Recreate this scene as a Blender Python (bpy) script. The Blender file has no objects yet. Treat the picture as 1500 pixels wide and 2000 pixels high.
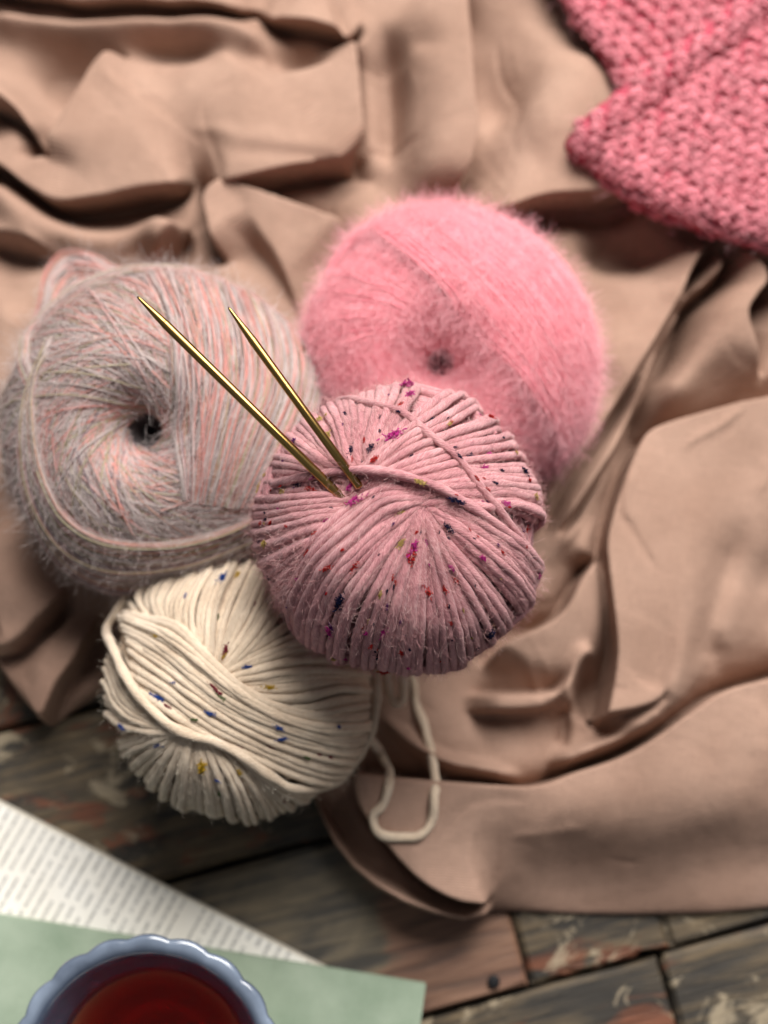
import bpy, math, random
import numpy as np
from mathutils import Matrix, Vector

random.seed(7)
rng = np.random.default_rng(7)
scene = bpy.context.scene
COL = scene.collection

# ------------------------------------------------------------------ camera
W0, H0 = 1500.0, 2000.0
LENS = 50.0
FPX = H0 * LENS / 36.0
TILT = math.radians(11.0)
DIST = 0.56
TARGET = np.array([0.0, 0.0, 0.0])
CAM = TARGET + DIST * np.array([0.0, -math.sin(TILT), math.cos(TILT)])
FWD = (TARGET - CAM) / DIST
RIGHT = np.array([1.0, 0.0, 0.0])
UP = np.cross(RIGHT, FWD)
cam_data = bpy.data.cameras.new("camera")
cam = bpy.data.objects.new("camera", cam_data)
COL.objects.link(cam)
cam.location = CAM
cam.rotation_euler = (TILT, 0.0, 0.0)
cam_data.sensor_fit = 'VERTICAL'
cam_data.sensor_height = 36.0
cam_data.lens = LENS
cam_data.clip_start = 0.01
cam_data.clip_end = 50.0
cam_data.dof.use_dof = True
cam_data.dof.focus_distance = 0.417
cam_data.dof.aperture_fstop = 5.4
scene.camera = cam

# ------------------------------------------------------------------ light
world = bpy.data.worlds.new("World")
scene.world = world
world.use_nodes = True
wb = world.node_tree.nodes["Background"]
wb.inputs[0].default_value = (0.93, 0.95, 1.0, 1.0)
wb.inputs[1].default_value = 0.15

def area_light(name, loc, target, size, power, color):
    ld = bpy.data.lights.new(name, 'AREA')
    ld.shape = 'RECTANGLE'
    ld.size, ld.size_y = size
    ld.energy = power
    ld.color = color
    lo = bpy.data.objects.new(name, ld)
    COL.objects.link(lo)
    lo.location = loc
    d = Vector(target) - Vector(loc)
    lo.rotation_euler = d.to_track_quat('-Z', 'Y').to_euler()
    return lo

area_light("window_light", (0.30, 0.98, 1.28), (0.03, -0.02, 0.02), (1.1, 1.0), 68.0, (1.0, 0.955, 0.905))

scene.view_settings.view_transform = 'Standard'
scene.view_settings.look = 'None'
scene.view_settings.exposure = 0.0
scene.view_settings.gamma = 1.0
scene.render.engine = 'CYCLES'
scene.cycles.use_denoising = True
scene.cycles.max_bounces = 8
scene.cycles.transparent_max_bounces = 8

# ------------------------------------------------------------------ helpers
def ray(u, v):
    u = np.asarray(u, float); v = np.asarray(v, float)
    d = (FWD[None] + ((u - W0 / 2) / FPX)[..., None] * RIGHT + ((H0 / 2 - v) / FPX)[..., None] * UP) if u.ndim else \
        FWD + (u - W0 / 2) / FPX * RIGHT + (H0 / 2 - v) / FPX * UP
    return d

def P(u, v, z):
    """point of the scene at height z seen at photo pixel (u, v)"""
    d = ray(u, v)
    t = (z - CAM[2]) / d[..., 2]
    return CAM + d * t[..., None] if np.ndim(t) else CAM + d * t

def smooth(x):
    x = np.clip(x, 0, 1)
    return x * x * (3 - 2 * x)

def new_mat(name):
    m = bpy.data.materials.new(name)
    m.use_nodes = True
    nt = m.node_tree
    return m, nt, nt.nodes["Principled BSDF"]

def N(nt, typ, **kw):
    n = nt.nodes.new(typ)
    for k, v in kw.items():
        setattr(n, k, v)
    return n

def ramp(nt, stops):
    r = nt.nodes.new("ShaderNodeValToRGB")
    el = r.color_ramp.elements
    while len(el) < len(stops):
        el.new(0.5)
    for e, (p, c) in zip(el, stops):
        e.position = p
        e.color = (*c, 1) if len(c) == 3 else c
    return r

def noise(nt, vec, scale, detail=4, rough=0.55, dist=0.0):
    n = nt.nodes.new("ShaderNodeTexNoise")
    n.inputs['Scale'].default_value = scale
    n.inputs['Detail'].default_value = detail
    n.inputs['Roughness'].default_value = rough
    n.inputs['Distortion'].default_value = dist
    if vec is not None:
        nt.links.new(vec, n.inputs['Vector'])
    return n

def mapping(nt, out, scale=(1, 1, 1), rot=(0, 0, 0), loc=(0, 0, 0)):
    m = nt.nodes.new("ShaderNodeMapping")
    m.inputs['Scale'].default_value = scale
    m.inputs['Rotation'].default_value = rot
    m.inputs['Location'].default_value = loc
    nt.links.new(out, m.inputs['Vector'])
    return m.outputs[0]

def mixc(nt, fac, a, b, blend='MIX'):
    m = nt.nodes.new("ShaderNodeMix")
    m.data_type = 'RGBA'
    m.blend_type = blend
    for sock, v in ((m.inputs[0], fac), (m.inputs[6], a), (m.inputs[7], b)):
        if hasattr(v, 'is_linked'):
            nt.links.new(v, sock)
        elif isinstance(v, (int, float)):
            sock.default_value = v
        else:
            sock.default_value = (*v, 1)
    return m.outputs[2]

def math_n(nt, op, a, b=None, c=None, clamp=False):
    m = nt.nodes.new("ShaderNodeMath")
    m.operation = op
    m.use_clamp = clamp
    for i, v in enumerate((a, b, c)):
        if v is None:
            continue
        if hasattr(v, 'is_linked'):
            nt.links.new(v, m.inputs[i])
        else:
            m.inputs[i].default_value = v
    return m.outputs[0]

def bump(nt, bsdf, height, strength, dist, prev=None):
    b = nt.nodes.new("ShaderNodeBump")
    b.inputs['Strength'].default_value = strength
    b.inputs['Distance'].default_value = dist
    nt.links.new(height, b.inputs['Height'])
    if prev is not None:
        nt.links.new(prev, b.inputs['Normal'])
    nt.links.new(b.outputs[0], bsdf.inputs['Normal'])
    return b.outputs[0]

def link(name, data, parent=None, mat=None):
    o = bpy.data.objects.new(name, data)
    COL.objects.link(o)
    if parent is not None:
        o.parent = parent
    if mat is not None and data is not None:
        data.materials.append(mat)
    return o

def empty(name, loc, label, cat, group=None):
    o = bpy.data.objects.new(name, None)
    o.empty_display_size = 0.01
    COL.objects.link(o)
    o.location = loc
    o["label"] = label
    o["category"] = cat
    if group:
        o["group"] = group
    return o

def make_mesh(name, verts, faces, smooth_shade=True, uv=None):
    """verts (n,3), faces (m,4) or (m,3) int array, uv per loop (m*k,2)"""
    verts = np.asarray(verts, np.float32); faces = np.asarray(faces, np.int32)
    me = bpy.data.meshes.new(name)
    k = faces.shape[1]
    me.vertices.add(len(verts)); me.vertices.foreach_set("co", verts.ravel())
    me.loops.add(faces.size); me.loops.foreach_set("vertex_index", faces.ravel())
    me.polygons.add(len(faces))
    me.polygons.foreach_set("loop_start", np.arange(0, faces.size, k, dtype=np.int32))
    me.polygons.foreach_set("loop_total", np.full(len(faces), k, np.int32))
    me.polygons.foreach_set("use_smooth", np.full(len(faces), smooth_shade, bool))
    me.update(calc_edges=True)
    if uv is not None:
        l = me.uv_layers.new(name="UVMap")
        l.data.foreach_set("uv", np.asarray(uv, np.float32).ravel())
    me.validate()
    return me

def grid_faces(nr, nc, wrap=False):
    r = np.arange(nr - 1)[:, None]
    c = np.arange(nc if wrap else nc - 1)[None]
    c2 = (c + 1) % nc
    a = r * nc + c; b = r * nc + c2; d = (r + 1) * nc + c2; e = (r + 1) * nc + c
    return np.stack([a, b, d, e], -1).reshape(-1, 4)

def resample(pts, n):
    """smooth Catmull-Rom through pts, n points evenly along it"""
    pts = np.asarray(pts, float)
    if len(pts) == 2:
        t = np.linspace(0, 1, n)[:, None]
        return pts[0] * (1 - t) + pts[1] * t
    p = np.vstack([2 * pts[0] - pts[1], pts, 2 * pts[-1] - pts[-2]])
    out = []
    m = 24
    t = np.linspace(0, 1, m, endpoint=False)[:, None]
    for i in range(1, len(p) - 2):
        a, b, c, d = p[i - 1], p[i], p[i + 1], p[i + 2]
        out.append(0.5 * ((2 * b) + (c - a) * t + (2 * a - 5 * b + 4 * c - d) * t ** 2 + (3 * b - a - 3 * c + d) * t ** 3))
    out = np.vstack(out + [pts[-1:]])
    s = np.r_[0, np.cumsum(np.linalg.norm(np.diff(out, axis=0), axis=1))]
    q = np.linspace(0, s[-1], n)
    return np.stack([np.interp(q, s, out[:, k]) for k in range(out.shape[1])], -1)

def norm(a):
    return a / np.maximum(np.linalg.norm(a, axis=-1, keepdims=True), 1e-12)

STORE = {}
def bvh_of(origin):
    from mathutils.bvhtree import BVHTree
    V, F, n = [], [], 0
    for v, f in STORE[tuple(np.round(origin, 5))]:
        V.append(v); F.append(f + n); n += len(v)
    return BVHTree.FromPolygons(np.vstack(V).tolist(), np.vstack(F).tolist())

def tube(name, pts, rad, ref, parent, mat, sides=9, squash=1.0, origin=None, wob=0.085):
    """a yarn strand along pts; ref = a reference normal per point"""
    pts = np.asarray(pts, float)
    n = len(pts)
    tan = norm(np.gradient(pts, axis=0))
    nn = norm(ref - (ref * tan).sum(-1, keepdims=True) * tan)
    bb = np.cross(tan, nn)
    s = np.r_[0, np.cumsum(np.linalg.norm(np.diff(pts, axis=0), axis=1))]
    a = np.linspace(0, 2 * np.pi, sides, endpoint=False)
    rad = np.broadcast_to(np.asarray(rad, float), (n,)).copy()
    ph = rng.uniform(0, 6.28, 4)
    rad = rad * (1 + wob * np.sin(s / 0.0045 + ph[0]) + wob * 0.8 * np.sin(s / 0.0017 + ph[1]))
    # plies: lobes that turn along the strand
    tw = s[:, None] / 0.0024 + ph[2]
    lob = 1 + 0.07 * np.cos(3 * (a[None]) + tw)
    v = pts[:, None] + (rad[:, None] * lob)[..., None] * (np.cos(a)[None, :, None] * nn[:, None] * squash + np.sin(a)[None, :, None] * bb[:, None])
    verts = v.reshape(-1, 3)
    if origin is not None:
        STORE.setdefault(tuple(np.round(origin, 5)), []).append((verts, grid_faces(n, sides, True)))
    if origin is not None:
        verts = verts - origin
    f = grid_faces(n, sides, True)
    U = np.repeat(s, sides) ; 
    r = np.arange(n - 1)[:, None]; c = np.arange(sides)[None]
    u0 = np.broadcast_to(s[:-1][:, None], (n - 1, sides)); u1 = np.broadcast_to(s[1:][:, None], (n - 1, sides))
    v0 = np.broadcast_to((c / sides), (n - 1, sides)); v1 = np.broadcast_to(((c + 1) / sides), (n - 1, sides))
    off = ph[3]
    uv = np.stack([np.stack([u0 * 100 + off, v0], -1), np.stack([u0 * 100 + off, v1], -1), np.stack([u1 * 100 + off, v1], -1), np.stack([u1 * 100 + off, v0], -1)], 2).reshape(-1, 2)
    me = make_mesh(name, verts, f, True, uv)
    return link(name, me, parent, mat)

def hair(name, pos, rad, parent, mat, origin=None):
    """pos (N,K,3) fibres as one object"""
    pos = np.asarray(pos, np.float32)
    n, k, _ = pos.shape
    if origin is not None:
        pos = pos - np.asarray(origin, np.float32)
    hc = bpy.data.hair_curves.new(name)
    hc.add_curves([k] * n)
    hc.attributes['position'].data.foreach_set('vector', pos.ravel())
    ra = hc.attributes.get('radius') or hc.attributes.new('radius', 'FLOAT', 'POINT')
    r = np.broadcast_to(np.asarray(rad, np.float32), (n, k)).astype(np.float32) if np.ndim(rad) != 1 or len(rad) != n else np.repeat(np.asarray(rad, np.float32)[:, None], k, 1)
    ra.data.foreach_set('value', np.ascontiguousarray(r).ravel())
    hc.materials.append(mat)
    o = bpy.data.objects.new(name, hc)
    COL.objects.link(o)
    if parent is not None:
        o.parent = parent
    o["kind"] = "stuff"
    return o

def fibres(roots, normals, k, length, up, curl, along=None, along_w=0.0):
    """curly loose fibres growing out of a surface"""
    n = len(roots)
    rnd = norm(rng.normal(size=(n, 3)))
    tang = norm(rnd - (rnd * normals).sum(-1, keepdims=True) * normals)
    if along is not None:
        sgn = rng.choice([-1, 1], n)[:, None]
        tang = norm(tang * (1 - along_w) + along * sgn * along_w)
    d = norm(tang + normals * (rng.uniform(0.2, 1.0, n) * up)[:, None])
    st = (length * rng.uniform(0.4, 1.3, n) / (k - 1))[:, None]
    bend = rng.normal(size=(n, 3)) * curl
    keep_ = 0.8
    out = [roots]
    p = roots
    for i in range(k - 1):
        p = p + d * st
        out.append(p)
        bend = bend * keep_ + rng.normal(size=(n, 3)) * curl * 0.6
        d = norm(d + bend)
    return np.stack(out, 1)

# ------------------------------------------------------------------ materials
def cloth_material():
    m, nt, b = new_mat("brown_cotton")
    tc = N(nt, "ShaderNodeTexCoord")
    uv = tc.outputs['UV']
    nz = noise(nt, tc.outputs['Object'], 22, 3)
    nz2 = noise(nt, mapping(nt, uv, (160, 2400, 1)), 1.0, 3, 0.6)
    nz3 = noise(nt, mapping(nt, uv, (2400, 160, 1)), 1.0, 3, 0.6)
    r = ramp(nt, [(0.3, (0.295, 0.184, 0.137)), (0.7, (0.385, 0.252, 0.193))])
    nt.links.new(nz.outputs[0], r.inputs[0])
    c = mixc(nt, 0.24, r.outputs[0], nz2.outputs[0], 'OVERLAY')
    c = mixc(nt, 0.2, c, nz3.outputs[0], 'OVERLAY')
    nt.links.new(c, b.inputs['Base Color'])
    b.inputs['Roughness'].default_value = 0.95
    b.inputs['Specular IOR Level'].default_value = 0.12
    b.inputs['Sheen Weight'].default_value = 0.0
    b.inputs['Sheen Roughness'].default_value = 0.5
    wv = N(nt, "ShaderNodeTexWave"); wv.inputs['Scale'].default_value = 400.0; wv.inputs['Distortion'].default_value = 0.6
    wv.bands_direction = 'Y'
    wv.inputs['Detail Scale'].default_value = 2
    nt.links.new(uv, wv.inputs['Vector'])
    wv2 = N(nt, "ShaderNodeTexWave"); wv2.inputs['Scale'].default_value = 430.0; wv2.bands_direction = 'X'; wv2.inputs['Distortion'].default_value = 0.6
    nt.links.new(uv, wv2.inputs['Vector'])
    h = math_n(nt, 'ADD', math_n(nt, 'MULTIPLY', wv.outputs[1], 0.7), math_n(nt, 'MULTIPLY', wv2.outputs[1], 0.35))
    h = math_n(nt, 'ADD', h, math_n(nt, 'MULTIPLY', nz2.outputs[0], 1.2))
    n1 = bump(nt, b, h, 0.9, 0.00022)
    wr = noise(nt, tc.outputs['Object'], 75, 4, 0.6)
    bump(nt, b, wr.outputs[0], 0.25, 0.0012, n1)
    return m

def yarn_material(name, dark, mid, light, fleck=0.0):
    m, nt, b = new_mat(name)
    tc = N(nt, "ShaderNodeTexCoord")
    uv = tc.outputs['UV']
    sep = N(nt, "ShaderNodeSeparateXYZ"); nt.links.new(uv, sep.inputs[0])
    # fibres lie along the twist: u in cm, v round the strand
    tv = math_n(nt, 'ADD', sep.outputs[1], math_n(nt, 'MULTIPLY', sep.outputs[0], 0.55))
    ang = math_n(nt, 'MULTIPLY', tv, 6.28318)
    cs = N(nt, "ShaderNodeCombineXYZ")
    nt.links.new(math_n(nt, 'COSINE', ang), cs.inputs[0]); nt.links.new(math_n(nt, 'SINE', ang), cs.inputs[1])
    nt.links.new(math_n(nt, 'MULTIPLY', sep.outputs[0], 1.3), cs.inputs[2])
    nz = noise(nt, cs.outputs[0], 4.5, 5, 0.65)
    big = noise(nt, tc.outputs['Object'], 90, 3)
    mixv = math_n(nt, 'ADD', math_n(nt, 'MULTIPLY', nz.outputs[0], 0.65), math_n(nt, 'MULTIPLY', big.outputs[0], 0.35))
    r = ramp(nt, [(0.32, dark), (0.5, mid), (0.68, light)])
    nt.links.new(mixv, r.inputs[0])
    oi = N(nt, 'ShaderNodeObjectInfo')
    hs = N(nt, 'ShaderNodeHueSaturation')
    nt.links.new(math_n(nt, 'ADD', math_n(nt, 'MULTIPLY', oi.outputs['Random'], 0.26), 0.87), hs.inputs['Value'])
    nt.links.new(r.outputs[0], hs.inputs['Color'])
    nt.links.new(hs.outputs[0], b.inputs['Base Color'])
    b.inputs['Roughness'].default_value = 0.95
    b.inputs['Specular IOR Level'].default_value = 0.12
    b.inputs['Sheen Weight'].default_value = 0.25
    b.inputs['Sheen Roughness'].default_value = 0.6
    bump(nt, b, nz.outputs[0], 0.9, 0.0006)
    return m

def fibre_material(name, stops, rough=0.8):
    m, nt, b = new_mat(name)
    hi = N(nt, "ShaderNodeHairInfo")
    r = ramp(nt, stops)
    nt.links.new(hi.outputs['Random'], r.inputs[0])
    nt.links.new(r.outputs[0], b.inputs['Base Color'])
    b.inputs['Roughness'].default_value = rough
    b.inputs['Specular IOR Level'].default_value = 0.2
    return m

def plain(name, col, rough=0.6, metal=0.0, spec=0.5):
    m, nt, b = new_mat(name)
    b.inputs['Base Color'].default_value = (*col, 1)
    b.inputs['Roughness'].default_value = rough
    b.inputs['Metallic'].default_value = metal
    b.inputs['Specular IOR Level'].default_value = spec
    return m, nt, b

def wool_tuft(name, col):
    m, nt, b = plain(name, col, 0.95, 0, 0.1)
    tc = N(nt, "ShaderNodeTexCoord")
    nz = noise(nt, mapping(nt, tc.outputs['Object'], (1, 3, 3)), 900, 3)
    c = mixc(nt, nz.outputs[0], tuple(x * 0.6 for x in col), tuple(min(1, x * 1.35 + 0.01) for x in col))
    nt.links.new(c, b.inputs['Base Color'])
    bump(nt, b, nz.outputs[0], 1.0, 0.0005)
    return m

# ------------------------------------------------------------------ ball placement (photo pixel of centre, height)
def ball(u, v, z, r):
    return P(np.float64(u), np.float64(v), z), r
TW_C, TW_R = ball(777, 1031, 0.105, 0.0438)
CR_C, CR_R = ball(462, 1340, 0.050, 0.0455)
GR_C, GR_R = ball(322, 848, 0.055, 0.0560)
PK_C, PK_R = ball(863, 709, 0.050, 0.0508)
GR_F = 0.90     # flattening along the pole axis
PK_F = 0.84

# ------------------------------------------------------------------ table
table = bpy.data.objects.new("table_top", None); COL.objects.link(table)
table["kind"] = "structure"; table["label"] = "old table top of worn dark planks with paint remains"

def wood_material():
    m, nt, b = new_mat("weathered_plank")
    tc = N(nt, "ShaderNodeTexCoord")
    oi = N(nt, "ShaderNodeObjectInfo")
    add = N(nt, "ShaderNodeVectorMath"); add.operation = 'ADD'
    cmb = N(nt, "ShaderNodeCombineXYZ")
    nt.links.new(math_n(nt, 'MULTIPLY', oi.outputs['Random'], 7.0), cmb.inputs[0])
    nt.links.new(math_n(nt, 'MULTIPLY', oi.outputs['Random'], 3.0), cmb.inputs[1])
    nt.links.new(tc.outputs['Object'], add.inputs[0]); nt.links.new(cmb.outputs[0], add.inputs[1])
    vec = add.outputs[0]
    grain = noise(nt, mapping(nt, vec, (16, 330, 60)), 1.0, 8, 0.7, 0.5)
    patch = noise(nt, mapping(nt, vec, (16, 34, 20)), 1.0, 5, 0.6, 0.6)
    patch2 = noise(nt, mapping(nt, vec, (20, 42, 20), loc=(3, 1, 0)), 1.0, 5, 0.62, 0.9)
    base = ramp(nt, [(0.34, (0.010, 0.010, 0.010)), (0.47, (0.036, 0.031, 0.025)), (0.57, (0.120, 0.088, 0.052)), (0.72, (0.30, 0.22, 0.13))])
    nt.links.new(math_n(nt, 'ADD', math_n(nt, 'MULTIPLY', grain.outputs[0], 0.5), math_n(nt, 'MULTIPLY', patch.outputs[0], 0.5)), base.inputs[0])
    red = ramp(nt, [(0.3, (0.05, 0.020, 0.012)), (0.7, (0.22, 0.080, 0.042))])
    nt.links.new(grain.outputs[0], red.inputs[0])
    fr = ramp(nt, [(0.57, (0, 0, 0)), (0.63, (1, 1, 1))]); nt.links.new(patch2.outputs[0], fr.inputs[0])
    c = mixc(nt, fr.outputs[0], base.outputs[0], red.outputs[0])
    p3 = noise(nt, mapping(nt, vec, (26, 38, 20), loc=(9, 4, 0)), 1.0, 6, 0.7, 1.2)
    fp = ramp(nt, [(0.58, (0, 0, 0)), (0.63, (1, 1, 1))]); nt.links.new(p3.outputs[0], fp.inputs[0])
    c = mixc(nt, math_n(nt, 'MULTIPLY', fp.outputs[0], 0.8), c, (0.33, 0.27, 0.185))
    nt.links.new(c, b.inputs['Base Color'])
    b.inputs['Roughness'].default_value = 0.62
    b.inputs['Specular IOR Level'].default_value = 0.35
    h = math_n(nt, 'ADD', grain.outputs[0], math_n(nt, 'MULTIPLY', patch.outputs[0], 0.6))
    bump(nt, b, h, 0.7, 0.0016)
    return m
M_wood = wood_material()
def red_wood():
    m, nt, b = new_mat("red_brown_plank")
    tc = N(nt, "ShaderNodeTexCoord")
    grain = noise(nt, mapping(nt, tc.outputs['Object'], (18, 240, 60)), 1.0, 6, 0.6, 0.5)
    r = ramp(nt, [(0.28, (0.055, 0.026, 0.018)), (0.5, (0.185, 0.085, 0.052)), (0.75, (0.30, 0.155, 0.10))])
    nt.links.new(grain.outputs[0], r.inputs[0])
    pt = noise(nt, mapping(nt, tc.outputs['Object'], (22, 40, 20)), 1.0, 5, 0.6, 0.5)
    old = ramp(nt, [(0.30, (0.012, 0.013, 0.013)), (0.44, (0.046, 0.041, 0.033)), (0.56, (0.135, 0.108, 0.070)), (0.74, (0.27, 0.205, 0.125))])
    nt.links.new(math_n(nt, 'ADD', math_n(nt, 'MULTIPLY', grain.outputs[0], 0.5), math_n(nt, 'MULTIPLY', pt.outputs[0], 0.5)), old.inputs[0])
    sp = N(nt, "ShaderNodeSeparateXYZ"); nt.links.new(tc.outputs['Object'], sp.inputs[0])
    k = math_n(nt, 'ADD', math_n(nt, 'SUBTRACT', sp.outputs[0], RED_X), math_n(nt, 'MULTIPLY', sp.outputs[1], -0.35))
    k = math_n(nt, 'ADD', k, math_n(nt, 'MULTIPLY', math_n(nt, 'SUBTRACT', pt.outputs[0], 0.5), 0.08))
    k = math_n(nt, 'MULTIPLY', math_n(nt, 'MULTIPLY', k, 120.0, clamp=True), 0.75)
    nt.links.new(mixc(nt, k, old.outputs[0], r.outputs[0]), b.inputs['Base Color'])
    b.inputs['Roughness'].default_value = 0.6
    bump(nt, b, grain.outputs[0], 0.6, 0.0012)
    return m

pa, pb = P(330., 1722., 0.), P(640., 1640., 0.)
pdir = norm((pb - pa)[:2]); pdir = np.array([pdir[0], pdir[1]])
pperp = np.array([pdir[1], -pdir[0]])            # towards the bottom of the picture
PANG = math.atan2(pdir[1], pdir[0])
p2 = P(930., 1960., 0.)
PW = float(((p2 - pa)[:2] * pperp).sum())        # distance between the two joints seen

def plank(x0, x1, y0, y1, mat, dz=0.0):
    """box from x0..x1 along the planks, y0..y1 across (away from the first joint), bevelled"""
    g = 0.0011; bv = 0.0016; t = 0.022
    x0 += g * 0.6; x1 -= g * 0.6; y0 += g; y1 -= g
    nx = 10
    xs = np.r_[x0, x0 + bv, np.linspace(x0 + 0.01, x1 - 0.01, nx), x1 - bv, x1]
    ys = np.array([y0, y0, y0 + bv, y0 + 0.012, y0 + (y1 - y0) * 0.5, y1 - 0.012, y1 - bv, y1, y1])
    zs = np.array([-t, -bv * 1.2, -0.0003, 0, 0, 0, -0.0003, -bv * 1.2, -t])
    cx, cy = (x0 + x1) / 2, (y0 + y1) / 2
    V = []
    for i, x in enumerate(xs):
        edge = i in (0, len(xs) - 1)
        jx = 0 if edge else 1
        for j, y in enumerate(ys):
            j1 = rng.normal() * 0.0004 if j in (0, 1, 2, 6, 7, 8) else 0
            V.append((x - cx + (rng.normal() * 0.0005 if edge else 0), y - cy + j1, min(zs[j], -bv if edge else 0)))
    V = np.array(V)
    nr, nc = len(xs), len(ys)
    F = list(map(list, grid_faces(nr, nc)))
    me = bpy.data.meshes.new("plank")
    c0 = [j for j in range(nc)]; c1 = [(nr - 1) * nc + j for j in range(nc)][::-1]
    # mesh's y runs down the picture: mirror so that normals face up
    V[:, 1] *= -1
    me.from_pydata(V.tolist(), [], F + [c0[::-1], c1[::-1]])
    me.update()
    o = link("plank", me, table, mat)
    ctr = pa[:2] + pdir * cx + pperp * cy
    o.location = (ctr[0], ctr[1], dz)
    o.rotation_euler = (0, 0, PANG)
    return o

xr = float(((P(1030., 1900., 0.) - pa)[:2] * pdir).sum())
xl = float(((P(770., 1900., 0.) - pa)[:2] * pdir).sum())
xe = float(((P(1325., 1900., 0.) - pa)[:2] * pdir).sum())
RED_X = xl - (-0.45 + xr) / 2
M_redwood = red_wood()
for k in range(-7, 4):
    y0, y1 = k * PW, (k + 1) * PW
    if k == 0:
        cuts = [-0.45, xr, xe, 0.42]
    elif k == 1:
        cuts = [-0.45, -0.12, xe - 0.005, 0.45]
    else:
        cuts = [-0.5, rng.uniform(-0.25, -0.05), rng.uniform(0.05, 0.3), 0.5]
    for a, b_ in zip(cuts[:-1], cuts[1:]):
        rd = (k == 0 and b_ == xr)
        o = plank(a, b_, y0, y1, M_redwood if rd else M_wood, rng.uniform(-0.0012, 0))
        if rd:
            o["label"] = "smooth red-brown plank with a dark nail hole"
            red_plank = o
# added dark sheet that puts the shade into the plank joints
M_dark, _, _ = plain("joint_shade", (0.012, 0.011, 0.010), 0.9, 0, 0.2)
sub = link("joint_shade_sheet", make_mesh("joint_shade_sheet", [(-1, -1, -0.012), (1, -1, -0.012), (1, 1, -0.012), (-1, 1, -0.012)], [[0, 1, 2, 3]]), table, M_dark)
# dark disc standing in for the shaded nail hole in the red-brown plank
M_hole, _, _ = plain("dark_hole", (0.012, 0.012, 0.014), 0.6, 0.6)
def lathe(name, prof, parent, mat, seg=32, loc=(0, 0, 0), closed=False):
    prof = np.asarray(prof, float)
    a = np.linspace(0, 2 * np.pi, seg, endpoint=False)
    V = np.stack([prof[:, 0:1] * np.cos(a), prof[:, 0:1] * np.sin(a), np.repeat(prof[:, 1:2], seg, 1)], -1).reshape(-1, 3)
    f = grid_faces(len(prof), seg, True)
    o = link(name, make_mesh(name, V, f), parent, mat)
    o.location = loc
    return o
scp = P(965., 1918., 0.001)
sc_ = lathe("nail_hole", [(0.0, 0.0001), (0.0016, 0.0002), (0.0023, 0.0000), (0.0023, -0.004)], table, M_hole, 20, (scp[0], scp[1], 0.0006))

# ------------------------------------------------------------------ cloth
ZREF = 0.016
U0, U1, V0 = -420.0, 1930.0, -560.0
bx = np.array([U0, -150, -60, 0, 50, 92, 102, 128, 165, 205, 240, 400, 560, 612, 630, 654, 690, 735, 790, 850, 905, 940, 965, 1000, 1100, 1250, 1400, 1500, 1700, U1])
by = np.array([1330, 1240, 1250, 1300, 1368, 1416, 1416, 1394, 1370, 1346, 1335, 1420, 1500, 1556, 1600, 1648, 1696, 1734, 1764, 1786, 1797, 1794, 1780, 1782, 1787, 1789, 1786, 1776, 1740, 1700.0])
bwx = np.array([U0, 0, 205, 240, 560, 612, 905, 965, 1040, 1200, U1])
bww = np.array([40, 26, 26, 40, 40, 20, 16, 60, 170, 280, 300.0])
NU, NV = 700, 720
uu = np.linspace(U0, U1, NU)
tt = np.linspace(0, 1, NV)
vb = np.interp(uu, bx, by)
GU = np.broadcast_to(uu[None], (NV, NU)).copy()
GV = V0 + (vb[None] - V0) * tt[:, None]

def poly_dist(pts, U, V):
    """signed distance (+ on the right of the walking direction, picture coords), fraction along, normal to + side"""
    pts = np.asarray(pts, float)
    seg = np.diff(pts, axis=0); L = np.linalg.norm(seg, axis=1); cum = np.r_[0, np.cumsum(L)]
    best = np.full(U.shape, 1e18); sd = np.zeros(U.shape); fr = np.zeros(U.shape)
    nx = np.zeros(U.shape); ny = np.zeros(U.shape)
    for i in range(len(seg)):
        dx, dy = seg[i] / L[i]
        rx, ry = U - pts[i, 0], V - pts[i, 1]
        t = np.clip((rx * dx + ry * dy), 0, L[i])
        ex, ey = rx - t * dx, ry - t * dy
        d2 = ex * ex + ey * ey
        side = dx * ry - dy * rx      # >0: right side when y points down
        m = d2 < best
        best = np.where(m, d2, best)
        sd = np.where(m, np.sign(side) * np.sqrt(d2), sd)
        fr = np.where(m, (cum[i] + t) / cum[-1], fr)
        nx = np.where(m, -dy, nx); ny = np.where(m, dx, ny)
    return sd, fr, nx, ny, cum[-1]

EDGE = smooth((vb[None] - GV) / 260.0)
Z = 7.0 + 8.0 * EDGE       # millimetres
DU = np.zeros(GU.shape); DV = np.zeros(GU.shape)

def taper(fr, L, a, b):
    return smooth(fr * L / max(a, 1e-3)) * smooth((1 - fr) * L / max(b, 1e-3))

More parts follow.
